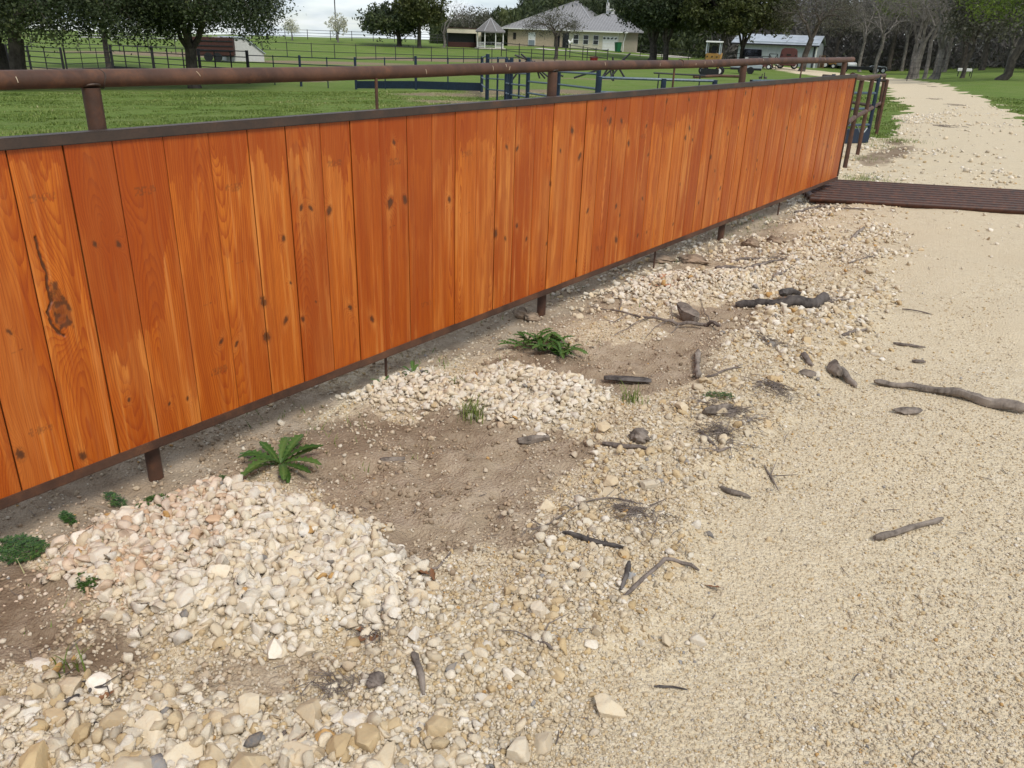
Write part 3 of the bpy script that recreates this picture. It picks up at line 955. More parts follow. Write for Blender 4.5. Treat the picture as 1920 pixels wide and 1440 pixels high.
PALS = {
    'white': np.array([(.68, .61, .50), (.72, .66, .56), (.65, .57, .44), (.66, .56, .40), (.60, .49, .34), (.64, .58, .49)]),
    'cream': np.array([(.60, .51, .37), (.55, .44, .29), (.63, .56, .44), (.49, .36, .20), (.50, .37, .20), (.57, .48, .35), (.45, .39, .30)]),
    'pink': np.array([(.64, .52, .41), (.62, .47, .34), (.67, .58, .47), (.58, .40, .26)]),
    'soil': np.array([(.56, .48, .37), (.60, .53, .42), (.42, .32, .22), (.50, .40, .28)]),
    'red': np.array([(.48, .20, .11), (.52, .25, .15), (.55, .34, .22)]),
}


def pick_cols(n, pal, r):
    p = PALS[pal]; i = r.integers(0, len(p), n); j = r.integers(0, len(p), n); t = r.uniform(0, .5, n)[:, None]
    c = p[i] * (1 - t) + p[j] * t
    c = c * r.uniform(.86, 1.08, n)[:, None]
    odd = r.random(n) < .008
    c[odd] = np.array([.21, .20, .19]) * r.uniform(.7, 1.4, odd.sum())[:, None]
    odd = r.random(n) < .006
    c[odd] = np.array([.46, .27, .10])
    return np.clip(c, .03, .78)


def merge_stones(P, S, C, tpls, r, sink=.35, flat=.5):
    V_all = []; F_all = []; C_all = []; off = 0
    which = r.integers(0, len(tpls), len(P))
    for k, (tv, tf) in enumerate(tpls):
        m = which == k; n = m.sum()
        if n == 0:
            continue
        R = rand_rot(n, r, flat)
        V = np.einsum('nij,vj->nvi', R, tv) * S[m][:, None, None]
        lift = -V[:, :, 2].min(1) - sink * S[m]
        V[:, :, 2] += lift[:, None]
        V += P[m][:, None, :]
        F = tf[None] + (np.arange(n) * len(tv))[:, None, None] + off
        off += n * len(tv)
        V_all.append(V.reshape(-1, 3)); F_all.append(F.reshape(-1, 3)); C_all.append(np.repeat(C[m], len(tv), 0))
    return np.concatenate(V_all), np.concatenate(F_all), np.concatenate(C_all)


def in_view(x, y, z=0.0, margin=60):
    p = np.stack([x, y, np.full_like(x, z - EYE)], -1) @ CAM_R      # world -> cam (R^T p)
    px = CX + F_PX * p[:, 0] / -p[:, 2]; py = CY - F_PX * p[:, 1] / -p[:, 2]
    return (p[:, 2] < -.1) & (px > -350) & (px < 1920 + 350) & (py > -margin) & (py < 1440 + 330), px, py


def scatter(n, r, dmax=14.0):
    """random ground points, denser close to the camera"""
    d = dmax * r.random(n * 3) ** 1.0 * 1.0
    d = .9 + (dmax - .9) * r.random(n * 3) ** 1.7
    b = r.uniform(math.radians(-84), math.radians(25), n * 3)
    x, y = d * np.sin(b), d * np.cos(b)
    ok, px, py = in_view(x, y)
    ok &= (x > -3.6) | (y > 10)
    ok &= (py > 345) | (px > 1560)
    i = np.nonzero(ok)[0][:n]
    return x[i], y[i]


BIG_TAKEN = []


def gravel():
    r = np.random.default_rng(77)
    Vs, Fs, Cs = [], [], []; off = 0

    def put(V, F, C):
        nonlocal off
        Vs.append(V); Fs.append(F + off); Cs.append(C); off += len(V)

    def layer(n, dmax, smin, smax, tpls, dens, pal_mode, sink, flat=.5, near_scale=True):
        x, y = scatter(n, r, dmax)
        g = near_fields(x, y); gr = grass_field(x, y)
        p = dens(g, x, y) * (1 - gr)
        k = r.random(len(x)) < p
        x, y = x[k], y[k]; g = {a: b[k] for a, b in g.items()}
        d = np.hypot(x, y)
        s = smin * (smax / smin) ** (r.random(len(x)) ** 1.6)
        pile = np.maximum.reduce([g['pa'], g['pb'], .8 * g['pd'], g['pc'], .8 * g['pe']])
        s = s * (1 + .25 * pile) * (1 - .30 * g['road'])
        C = np.empty((len(x), 3))
        cw, cc, cs_ = pick_cols(len(x), 'white', r), pick_cols(len(x), 'cream', r), pick_cols(len(x), 'soil', r)
        u = r.random(len(x))
        C[:] = cc
        m = u < pile * .9 + .22; C[m] = cw[m]
        m = (g['dirt'] > .5) & (pile < .4); C[m] = cs_[m]
        pk = pick_cols(len(x), 'pink', r); q = on_z(230, 1010)
        m = (np.hypot(x - q[0], y - q[1]) < .45) & (r.random(len(x)) < .5); C[m] = pk[m]
        rd = pick_cols(len(x), 'red', r)
        for qx, qy, rr in ((1185, 528, .35), (1440, 398, .5), (1200, 515, .2)):
            q = on_z(qx, qy); m = (np.hypot(x - q[0], y - q[1]) < rr) & (r.random(len(x)) < .35); C[m] = rd[m]
        z = far_z(x, y) + near_z(x, y, g) + pile * r.random(len(x)) * .012
        put(*merge_stones(np.stack([x, y, z], -1), s, C, tpls, r, sink, flat))

    loose = lambda g, x, y: np.clip(1 - 1.0 * g['dirt'] + .9 * (fbm(x * 6, y * 6, 301, 4) - .52) * (g['dirt'] > .1), .10, 1)
    rubble = lambda g, x, y: np.clip(np.maximum.reduce([g['pa'], g['pb'], .7 * g['pc'], .8 * g['pd'], .34 * g['pe'], .52 * g['ridge']]), .015, 1) * (1 - .93 * g['dirt'] * (1 - np.maximum(g['pa'], g['pb']))) * (1 - .94 * g['road']) + .006 * g['road']
    layer(90000, 5.0, .0035, .0085, TPL1, loose, 0, .35, .7)           # grit
    layer(60000, 8.0, .006, .014, TPL1, lambda g, x, y: loose(g, x, y) * (1 - g['road'] * (.25 + .75 * sstep(.42, .60, fbm(x * 1.6, y * .8, 351, 4)))), 0, .4, .6)
    layer(36000, 14.0, .010, .022, TPL2, lambda g, x, y: (rubble(g, x, y) * .9 + .10 * loose(g, x, y) * (1 - .75 * g['road'])), 0, .4, .5)
    layer(15000, 14.0, .017, .032, TPL2, lambda g, x, y: rubble(g, x, y) * .85, 0, .38, .45)
    layer(9000, 26.0, .02, .045, TPL1, lambda g, x, y: .5 * sstep(10.5, 12, np.hypot(x, y)) * (1 - .8 * sstep(-2.6, -1.8, x + .15 * (y - 12))), 0, .4, .5)
    x = r.uniform(-3.5, -.7, 55000); y = r.uniform(4.2, 11.2, 55000)
    g = near_fields(x, y); pt = fbm(x * 2.3, y * 1.6, 331, 4)
    k = r.random(len(x)) < (sstep(.44, .62, pt) * .50 + .04) * sstep(4.2, 5.2, y) * (1 - .92 * g['dirt']) * (1 - .97 * g['road']) * (1 - .5 * sstep(-1.6, -.9, x))
    x, y = x[k], y[k]; g = {a: b[k] for a, b in g.items()}
    sz = .010 * (.036 / .010) ** (r.random(len(x)) ** 1.9)
    cw, cc = pick_cols(len(x), 'white', r), pick_cols(len(x), 'cream', r); c = np.where((r.random(len(x)) < .6)[:, None], cw, cc)
    put(*merge_stones(np.stack([x, y, far_z(x, y) + near_z(x, y, g)], -1), sz, c, TPL2, r, .3, .5))
    x = r.uniform(-5.5, 6, 60000); y = r.uniform(12.2, 34, 60000)
    pt = fbm(x * 1.1, y * .5, 341, 4); gr = grass_field(x, y)
    k = (r.random(len(x)) < (.05 + .8 * sstep(.50, .66, pt)) * (1 - gr) * (1 - .9 * near_fields(x, y)['dirt']) * (.35 + 1.1 * sstep(-2.2, -3.2, x + .12 * (y - 12)) + .3 * sstep(.4, 1.4, x))) & ((r.random(len(x)) < .55))
    x, y = x[k], y[k]; sz = .014 * (.05 / .014) ** (r.random(len(x)) ** 2.0)
    put(*merge_stones(np.stack([x, y, far_z(x, y) + near_z(x, y)], -1), sz, pick_cols(len(x), 'white', r), TPL1, r, .3, .5))
    x, y = scatter(70000, r, 9.0); g = near_fields(x, y)
    k = r.random(len(x)) < g['dirt'] * (.05 + .9 * sstep(.46, .64, fbm(x * 5, y * 5, 361, 4))); x, y = x[k], y[k]
    sz = .003 * (.016 / .003) ** (r.random(len(x)) ** 2.6); c = np.array([.30, .225, .155])[None] * r.uniform(.6, 1.35, len(x))[:, None]
    put(*merge_stones(np.stack([x, y, far_z(x, y) + near_z(x, y)], -1), sz, c, TPL1, r, .35, .7))
    # stones heaped in the white piles: several courses
    for poly, n, s0, s1 in ((PILE_A, 1900, .014, .036), (PILE_B, 900, .013, .030), (PILE_C, 450, .012, .028), (PILE_D, 700, .014, .03), (PILE_E, 520, .014, .036)):
        lo, hi = poly.min(0), poly.max(0)
        x = r.uniform(lo[0], hi[0], n * 2); y = r.uniform(lo[1], hi[1], n * 2)
        sd = poly_sdf(x, y, poly) + wob(x, y, .05, 9, 51)
        k = sd > r.uniform(-.10, .07, len(x)); x, y, sd = x[k][:n], y[k][:n], sd[k][:n]
        z = near_z(x, y) + far_z(x, y) + r.random(len(x)) * np.clip(sd, 0, .12) * .2
        s = s0 * (s1 / s0) ** (r.random(len(x)) ** 1.3)
        c = pick_cols(len(x), 'white' if poly is not PILE_E else 'cream', r)
        q = on_z(240, 1000); pk = pick_cols(len(x), 'pink', r); m = (np.hypot(x - q[0], y - q[1]) < .38) & (r.random(len(x)) < .55); c[m] = pk[m]
        put(*merge_stones(np.stack([x, y, z], -1), s, c, TPL2, r, .3, .8))
    o = fast_mesh('gravel', np.concatenate(Vs), np.concatenate(Fs), STONE_A, col=np.concatenate(Cs))
    tag(o, kind='stuff')
    return o


gravel()

# individually placed rocks -------------------------------------------------
ROCK_ME = []
for k, (tv, tf) in enumerate(stone_template(500 + k, 4, 17, .085) for k in range(16)):
    oo = fast_mesh('rock', tv, tf, STONE_O, smooth=True)
    me = oo.data; me.set_sharp_from_angle(angle=math.radians(38)); bpy.data.objects.remove(oo)
    ROCK_ME.append((me, -tv[:, 2].min()))
rock_r = np.random.default_rng(404)


def rock(x, y, size, col, label, group, sink=.3, name='rock'):
    i = int(rock_r.integers(0, len(ROCK_ME))); me, low = ROCK_ME[i]
    o = bpy.data.objects.new(name, me); COL.objects.link(o)
    o.scale = (size, size * rock_r.uniform(.85, 1.1), size * rock_r.uniform(.85, 1.15))
    o.rotation_euler = (rock_r.normal(0, .3), rock_r.normal(0, .3), rock_r.uniform(0, 6.28))
    o.location = (x, y, gz(x, y) + size * low * .85 - sink * size)
    o.color = (*[float(c) for c in col], 1)
    tag(o, label, 'rock', group)
    return o


for px, py, wpx, pal, lab in [
    (515, 1205, 44, 'white', 'round white rock beside the hollow at the foot of the pale gravel pile'),
    (573, 1202, 34, 'white', 'cream rock next to the round white rock by the leaf filled hollow'),
    (65, 1228, 44, 'white', 'lone yellowish white rock on the brown soil patch'),
    (778, 1195, 36, 'white', 'white rock perched on a flat stone between the hollow and the gravel'),
    (785, 1130, 34, 'white', 'smooth white rock just above the perched one near the hollow'),
    (735, 1092, 50, 'white', 'pointed pale rock on the end of the white gravel pile'),
    (1012, 1158, 36, 'white', 'blocky white rock standing out of the tan gravel ridge'),
    (1018, 1380, 54, 'cream', 'large smooth tan rock bedded in the tan gravel'),
    (975, 1400, 46, 'cream', 'flat tan rock next to the large smooth tan one'),
    (910, 1300, 34, 'cream', 'tan rock lying flat below the short grey stick'),
    (1250, 1075 + 120, 28, 'white', 'small white rock below the bent twig'),
    (1310, 1192, 34, 'white', 'chalky white rock half sunk in the fine gravel of the drive'),
    (955, 1262, 30, 'white', 'rough white rock in the tan gravel above the smooth tan rock'),
    (1028, 948, 30, 'white', 'white rock on the edge of the brown soil where the ridge begins'),
    (1128, 855, 26, 'white', 'white rock where the twigs meet the soil edge'),
    (1250, 850, 26, 'white', 'bright white rock beside the curved twig'),
    (1445, 655, 18, 'white', 'round white rock beside a creamy twin near the twig litter'),
    (1420, 655, 15, 'white', 'small round white rock next to its larger creamy twin'),
    (1045, 1260, 34, 'cream', 'squarish cream rock in the gravel right of the rough white one'),
    (1145, 1318, 60, 'cream', 'cream rock with a flat top in the tan gravel'),
    (580, 1335, 66, 'cream', 'big ochre and cream rock in the stones at the front of the ground'),
    (270, 1375, 70, 'white', 'biggest white rock among the coarse stones in front'),
    (280, 1330, 50, 'white', 'pale rock resting against the biggest white one'),
    (130, 1290, 44, 'white', 'rounded pale rock beside a burnt twig'),
    (190, 1285, 48, 'white', 'flat white rock lying under the forked burnt twig'),
    (340, 1420, 76, 'cream', 'cream boulder like rock at the very front of the coarse stones'),
    (560, 1420, 54, 'white', 'white rock with a flat side in the front stones'),
    (680, 1345, 60, 'white', 'white rock between the big ochre rock and the dark clod'),
    (60, 1340, 36, 'white', 'smooth pale rock at the soil edge of the coarse stones'),
    (110, 1018 - 10, 26, 'pink', 'pinkish rock alone on the soil below the panel'),
    (215, 953, 20, 'pink', 'small pink tinted rock between two patches of clover'),
    (150, 1045, 34, 'pink', 'orange pink rock at the tip of the white gravel pile'),
    (1175, 1090, 30, 'grey', 'grey rock among twigs on the tan ridge'),
    (1240, 915, 14, 'grey', 'bluish grey pebble on the tan ridge'),
    (1280, 1230, 14, 'grey', 'small blue grey pebble in the fine gravel'),
]:
    p = on_z(px, py, .02); d = np.linalg.norm(p - np.array([0, 0, EYE])); s = wpx * d / F_PX / 2
    c = (.25, .25, .25) if pal == 'grey' else pick_cols(1, pal, np.random.default_rng(px))[0]
    rock(p[0], p[1], s * 1.12, c, lab, 'single rocks on the ground', .35)
    BIG_TAKEN.append((p[0], p[1], s))


def rock_fill(poly, n, smin, smax, pal, label, group, seed):
    r = np.random.default_rng(seed); lo, hi = poly.min(0), poly.max(0); k = 0; t = 0
    while k < n and t < 6000:
        t += 1
        x, y = r.uniform(lo[0], hi[0]), r.uniform(lo[1], hi[1])
        if poly_sdf(np.array([x]), np.array([y]), poly)[0] < .0:
            continue
        ok, px, py = in_view(np.array([x]), np.array([y]))
        if not ok[0] or px[0] < -40 or px[0] > 1950 or py[0] > 1480:
            continue
        s = smin * (smax / smin) ** (r.random() ** 1.4)
        if any((x - a) ** 2 + (y - b) ** 2 < (.8 * (s + c)) ** 2 for a, b, c in BIG_TAKEN):
            continue
        BIG_TAKEN.append((x, y, s))
        rock(x, y, s, pick_cols(1, pal, r)[0], label, group, .25)
        k += 1


rock_fill(PILE_A, 80, .028, .046, 'white', 'fist sized white limestone rock heaped in the pale pile by the broad leaved weed', 'white rocks in the pile by the broad leaved weed', 1)
rock_fill(PILE_B, 34, .02, .036, 'white', 'white limestone rock in the small pile behind the bare soil', 'white rocks in the small pile behind the soil', 2)
rock_fill(PILE_E, 46, .028, .060, 'cream', 'cream limestone rock among the coarse stones at the front of the ground', 'cream rocks in the coarse stones in front', 3)
rock_fill(RIDGE, 70, .020, .044, 'cream', 'tan limestone rock bedded in the gravel ridge beside the drive', 'tan rocks in the gravel ridge', 4)
rock_fill(PILE_C, 14, .018, .034, 'white', 'pale rock scattered around the thin rod under the panel', 'pale rocks around the thin rod', 5)
rock_fill(PILE_D, 22, .02, .038, 'white', 'white rock in the rubble near the fence post furthest along the panel', 'white rocks in the far rubble', 6)


# ------------------------------------------------------------------ sticks, logs, bark
def stick(name, pts, r0, r1, label, cat, mat, seed, n=9, wig=.5, lift=1.0, group=None, parent=None, twigs=0, knob=0.0):
    """pts: photo pixels along the stick, laid on the ground; radii in metres"""
    r = random.Random(seed); P = [on_z(a, b)[:2] for a, b in pts]
    L = [0]
    for i in range(len(P) - 1):
        L.append(L[-1] + math.hypot(*(P[i + 1] - P[i])))
    N = max(6, int(L[-1] / .03)); out = []; rad = []
    for k in range(N + 1):
        s = L[-1] * k / N; i = max(j for j in range(len(L)) if L[j] <= s + 1e-9); i = min(i, len(P) - 2)
        t = (s - L[i]) / max(1e-6, L[i + 1] - L[i]); q = P[i] * (1 - t) + P[i + 1] * t
        rr = r0 * (1 - k / N) + r1 * k / N
        rr *= 1 + .35 * (vnoise(np.array([k * .22]), np.array([seed * 1.7]), 3)[0] - .5) + .05 * r.uniform(-1, 1)
        out.append((q[0] + wig * rr * r.uniform(-1, 1) * .5, q[1] + wig * rr * r.uniform(-1, 1) * .5, gz(q[0], q[1]) + rr * lift + .004 * (1 + math.sin(k * .8 + seed))))
        rad.append(rr * (.55 if k in (0, N) else 1.0))
    c = np.array(out[len(out) // 2]); c[2] = gz(c[0], c[1])
    m = MB(); m.tube([np.array(p) - c for p in out], rad, n)
    if knob:
        for q in range(3):
            i = r.randrange(1, N); p = np.array(out[i]) - c
            e = p + np.array([r.uniform(-1, 1), r.uniform(-1, 1), .6]) * knob
            m.tube([p, e], [rad[i] * .7, rad[i] * .35], 7)
    for q in range(twigs):
        i = r.randrange(1, N + 1); p = np.array(out[i]) - c; a = r.uniform(0, 6.28); l = r.uniform(.05, .16)
        e = p + np.array([math.cos(a) * l, math.sin(a) * l, r.uniform(0, .03)])
        mm = (p + e) / 2 + np.array([r.uniform(-.02, .02), r.uniform(-.02, .02), .01])
        m.tube([p, mm, e], [.0028, .0022, .001], 5)
    if n >= 9:
        va = np.array(m.v); cen_ = np.repeat(np.array(out) - c, n, 0)[:len(va)]
        k_ = len(cen_); dv = va[:k_] - cen_; f1 = fbm(va[:k_, 0] * 26 + va[:k_, 2] * 60, va[:k_, 1] * 26 + va[:k_, 2] * 45, seed, 4) - .5
        va[:k_] += dv * (f1 * .9)[:, None]; m.v = [tuple(q) for q in va]
    o = m.build(name, mat, parent, smooth=True)
    o.location = c if parent is None else tuple(c)
    if label:
        tag(o, label, cat, group)
    return o


stick('fallen_stick', [(1637, 723), (1700, 731), (1780, 745), (1850, 765), (1925, 783)], .016, .030, 'long straight grey stick lying across the gravel drive', 'stick', DRIFT, 21, knob=0)
stick('fallen_stick', [(1640, 1014), (1690, 1000), (1730, 987), (1766, 973)], .013, .011, 'short weathered stick alone on the fine gravel of the drive', 'stick', DRIFT, 22, knob=.012)
stick('fallen_stick', [(1350, 916), (1372, 926), (1408, 936)], .013, .006, 'short splintered grey stick on the edge of the fine gravel', 'stick', DRIFT, 23)
stick('fallen_stick', [(775, 1240), (785, 1272), (795, 1312)], .013, .008, 'short grey stick standing among tan stones near the front', 'stick', DRIFT, 24)
stick('fallen_stick', [(1168, 1132), (1205, 1104), (1246, 1070), (1275, 1073), (1310, 1077)], .007, .008, 'thin dark twig with a sharp bend on the gravel beside the ridge', 'twig', TWIG, 25)
stick('fallen_stick', [(788, 1095), (820, 1068), (852, 1030)], .005, .003, 'straight thin twig leaning over the orange leaves', 'twig', TWIG, 26)
stick('fallen_stick', [(1052, 1022), (1090, 1030), (1130, 1044), (1165, 1052)], .011, .007, 'dark curved stick lying on the tan ridge near the soil', 'stick', CHAR, 27, knob=.015)
stick('fallen_stick', [(1178, 1078), (1174, 1100), (1162, 1122)], .010, .006, 'short burnt stick pointing towards the bent twig', 'stick', CHAR, 28)
stick('fallen_stick', [(990, 1000), (1050, 985), (1090, 960), (1140, 955), (1215, 968)], .004, .003, 'wiry dark twig winding over the edge of the tan ridge', 'twig', TWIG, 29, twigs=5)
stick('fallen_stick', [(1130, 843), (1170, 852), (1225, 853)], .012, .006, 'curved dark stick between white rocks on the soil edge', 'stick', TWIG, 30)
stick('fallen_stick', [(1310, 820), (1335, 850), (1345, 868), (1368, 858)], .008, .005, 'short brown twig under the heap of twig litter', 'twig', TWIG, 31, twigs=3)
stick('fallen_stick', [(1500, 685), (1520, 700)], .018, .013, 'stubby dark stick piece beside the grey wood chunk', 'stick', TWIG, 32)
stick('fallen_stick', [(1307, 668), (1306, 700), (1308, 722)], .017, .017, 'short brown stick upright along the soil edge', 'stick', DRIFT, 33)
stick('fallen_stick', [(1320, 722), (1350, 712), (1390, 702)], .007, .004, 'thin twig lying at the end of the brown soil', 'twig', TWIG, 34, twigs=2)
stick('fallen_stick', [(1340, 508), (1400, 506), (1470, 488)], .018, .008, 'dark branch across the rubble near the second long post', 'branch', TWIG, 35, twigs=6)
stick('fallen_stick', [(1375, 492), (1425, 486), (1480, 483)], .012, .006, 'thin branch lying behind the dark branch in the rubble', 'branch', TWIG, 36, twigs=6)
stick('fallen_stick', [(1450, 524), (1470, 512), (1486, 500)], .012, .006, 'small branch poking up from white rubble', 'branch', TWIG, 37, twigs=2)
stick('fallen_stick', [(1598, 450), (1606, 440), (1620, 430)], .02, .012, 'short stick lying by a white rock near the cattle guard', 'stick', DRIFT, 38)
stick('fallen_stick', [(1577, 640), (1600, 630), (1628, 622)], .012, .007, 'dark twig at the outer edge of the gravel ridge', 'twig', TWIG, 39)
stick('fallen_stick', [(1590, 497), (1620, 492), (1660, 487)], .008, .005, 'thin black twig on the drive edge nearest the cattle guard', 'twig', TWIG, 40, twigs=2)
stick('fallen_stick', [(1675, 645), (1705, 648), (1735, 653)], .010, .007, 'thin stick lying alone on pale drive gravel', 'stick', TWIG, 41)
stick('fallen_stick', [(1710, 680), (1722, 682), (1735, 684)], .012, .009, 'small dark stick on the pale drive near the long grey one', 'stick', TWIG, 42)
stick('fallen_stick', [(1225, 1285), (1255, 1287), (1290, 1290)], .0035, .003, 'straight black twig flat on tan gravel in front', 'twig', CHAR, 43)
stick('fallen_stick', [(125, 1335), (145, 1318), (152, 1312)], .009, .006, 'stub of burnt twig in the coarse stones', 'twig', CHAR, 44)
stick('fallen_stick', [(172, 1310), (180, 1290), (182, 1270)], .006, .004, 'burnt twig resting on a flat white rock', 'twig', CHAR, 45, twigs=3)
stick('fallen_stick', [(160, 1362), (175, 1368), (192, 1370)], .005, .005, 'tiny black bent twig among the coarse stones', 'twig', CHAR, 46)
stick('fallen_stick', [(1000, 1210), (1020, 1225), (1035, 1240)], .006, .004, 'little dark twig pair in the tan gravel below the ridge', 'twig', TWIG, 47, twigs=2)
stick('fallen_stick', [(1432, 882), (1445, 895), (1460, 920)], .005, .003, 'forked little twig on fine gravel by the splintered stick', 'twig', TWIG, 48, twigs=2)
stick('fallen_stick', [(540, 1230 + 150), (528, 1395), (515, 1410)], .007, .004, 'curled brown twig in the front stones', 'twig', TWIG, 49)
stick('fallen_stick', [(1690, 585), (1720, 590), (1745, 596)], .006, .004, 'slim twig on the pale drive beyond the long stick', 'twig', TWIG, 50)
stick('fallen_stick', [(1490, 395), (1530, 388), (1590, 392), (1640, 396)], .012, .008, 'thin branch in the stones beside the end of the cattle guard', 'branch', TWIG, 51, twigs=3)

# big charred log with a broken end
log = stick('charred_log', [(1378, 575), (1420, 580), (1470, 586), (1520, 588), (1545, 580)], .026, .043, 'big blackened log lying on the rubble beside the drive', 'log', CHAR, 60, n=14, wig=.2, lift=.8, knob=.03)
s1 = stick('broken_branch', [(1458, 577), (1480, 571), (1498, 573)], .035, .02, None, None, CHAR, 61, n=9, lift=2.3)
s1.parent = log; s1.matrix_parent_inverse = log.matrix_basis.inverted()
for k, e in enumerate([(1570, 571), (1580, 566), (1575, 578), (1590, 574)]):
    s1 = stick('splinter', [(1532, 582), ((1532 + e[0]) / 2, e[1] + 5), e], .016, .005, None, None, TWIG, 62 + k, n=6)
    s1.parent = log; s1.matrix_parent_inverse = log.matrix_basis.inverted()

# grey wedge of wood with the bare branch in front of it
def lump(name, px, py, dims, mat, label, cat, seed, rz=0.0, sink=.15, tilt=0.0, hard=True):
    V, F = ICO[4]; V = V.copy()
    n = fbm(V[:, 0] * 2 + seed, V[:, 1] * 2 + V[:, 2] * 2.2, seed, 4) - .5
    ridg = fbm(V[:, 0] * 1.2 + 9, V[:, 1] * 9 + V[:, 2] * 9, seed + 3, 2) - .5
    n3 = fbm(V[:, 0] * 7 + seed, V[:, 1] * 7 + V[:, 2] * 5, seed + 8, 3) - .5
    V = V * (1 + .8 * n + .3 * ridg + .35 * n3)[:, None]
    lr_ = np.random.default_rng(seed + 40)
    for q in range(9 if hard else 0):
        nn = lr_.normal(size=3); nn /= np.linalg.norm(nn); dd = lr_.uniform(.45, .8); V -= np.maximum(V @ nn - dd, 0)[:, None] * nn[None]
    if hard:
        V[:, 0] = np.clip(V[:, 0] * 1.3, -.9, .95)
    V[:, 1:] *= (1 - .3 * sstep(-.2, 1.2, V[:, 0]))[:, None]
    V *= np.array(dims)
    o = fast_mesh(name, V, F, mat, smooth=True)
    p = on_z(px, py); o.location = (p[0], p[1], gz(p[0], p[1]) + dims[2] * (1 - sink)); o.rotation_euler = (0, tilt, rz)
    return tag(o, label, cat)


lump('wood_chunk', 1290, 598, (.13, .055, .06), DRIFT, 'grey wedge of weathered wood behind the bare thin branch', 'wood', 1, rz=-.5, tilt=.25)
br = stick('bare_branch', [(1349, 627), (1320, 613), (1270, 612), (1200, 601), (1150, 585), (1112, 573)], .013, .004, 'bare thin branch with many side twigs lying on the soil by the grey wedge', 'branch', TWIG, 70, n=7, lift=2.6)
for k, pts in enumerate([[(1340, 622), (1322, 590), (1310, 555)], [(1240, 606), (1222, 588), (1200, 568)], [(1215, 603), (1180, 618), (1150, 634)], [(1250, 610), (1225, 622), (1210, 640)], [(1160, 588), (1165, 572), (1160, 560)], [(1180, 597), (1150, 606), (1130, 600)], [(1275, 612), (1262, 626), (1255, 632)], [(1262, 610), (1258, 580), (1252, 560)]]):
    s1 = stick('side_twig', pts, .0045, .0018, None, None, TWIG, 71 + k, n=5, lift=4.5)
    s1.parent = br; s1.matrix_parent_inverse = br.matrix_basis.inverted()
lump('wood_chunk', 1563, 704, (.075, .04, .045), DRIFT, 'knotty grey chunk of wood with splinters on the drive edge', 'wood', 2, rz=-.9, tilt=.1)
s1 = stick('fallen_stick', [(1570, 700), (1588, 716), (1604, 730)], .026, .014, 'grey broken stick tucked against the knotty wood chunk', 'stick', DRIFT, 81, n=10)
lump('wood_chunk', 1511, 713, (.05, .03, .022), DRIFT, 'small flat brown chip of wood before the knotty chunk', 'wood', 3, rz=.2)
lump('bark_piece', 1700, 777, (.085, .035, .024), DRIFT, 'curled grey bark piece lying below the long straight stick', 'bark', 4, rz=.35)
lump('bark_piece', 1175, 714, (.14, .05, .02), CHAR, 'dark bark slab on the brown soil behind the small white pile', 'bark', 5, rz=.55)
lump('bark_piece', 1000, 820, (.085, .03, .02), DRIFT, 'pointed grey bark sliver below the small white pile', 'bark', 6, rz=1.05)
lump('bark_piece', 1345, 790, (.12, .035, .03), DRIFT, 'pale split piece of wood in the twig litter', 'bark', 7, rz=1.1)
lump('bark_piece', 735, 853, (.06, .025, .012), DRIFT, 'thin dark bark flake on the bare soil', 'bark', 8, rz=.9)
lump('dirt_clod', 708, 1300, (.026, .026, .026), TWIG, 'round dark brown clod among tan stones', 'clod', 9, sink=.1, hard=False)
lump('dirt_clod', 1198, 836, (.045, .04, .036), DRIFT, 'grey brown clod beside the curved stick on the soil edge', 'clod', 10, sink=.25, hard=False)
SOILCLOD = mat_bark('clod of soil', (.11, .08, .055), (.27, .20, .14), 26)
lump('dirt_clod', 978, 585, (.05, .045, .045), SOILCLOD, 'dark soil clod by the foot of the middle post', 'clod', 11, sink=.3, hard=False)
lump('dirt_clod', 1000, 590, (.06, .05, .03), SOILCLOD, 'flatter soil clod next to the dark one by the middle post', 'clod', 12, sink=.4, hard=False)
lump('dirt_clod', 1410, 462, (.08, .06, .045), SOILCLOD, 'brown soil clod in rubble under the far part of the panel', 'clod', 13, sink=.4, hard=False)
lump('dirt_clod', 1455, 452, (.08, .06, .045), SOILCLOD, 'brown soil clod nearer the drive than its neighbour under the panel', 'clod', 14, sink=.4, hard=False)
lump('dirt_clod', 1300, 490, (.13, .10, .04), SOILCLOD, 'long heap of dug earth beneath the panel', 'clod', 15, sink=.45, hard=False)
lump('dirt_clod', 1240, 484, (.14, .10, .035), SOILCLOD, 'low heap of dug earth next to the thin rod beneath the panel', 'clod', 16, sink=.5, hard=False)


def twig_heap(px, py, rx, ry, n, label, seed):
    r = random.Random(seed); c = on_z(px, py); m = MB()
    for k in range(int(n * .6)):
        a, q = r.uniform(0, 6.28), abs(r.gauss(0, .62)); x, y = c[0] + rx * q * math.cos(a), c[1] + ry * q * math.sin(a)
        b = r.gauss(.6, 1.0); l = r.uniform(.012, .05); z = gz(x, y) + .006 + r.random() * .014
        d = np.array([math.cos(b) * l, math.sin(b) * l, r.uniform(-.012, .012)])
        p = np.array([x - c[0], y - c[1], z - gz(c[0], c[1])])
        m.tube([p - d, p + np.array([r.uniform(-.006, .006), r.uniform(-.006, .006), .003]), p + d], [.0016, .0015, .0009], 4)
    o = m.build('twig_heap', TWIG); o.location = (c[0], c[1], gz(c[0], c[1])); o.name = 'twig_litter'; return tag(o, label, 'twigs', None, 'stuff')


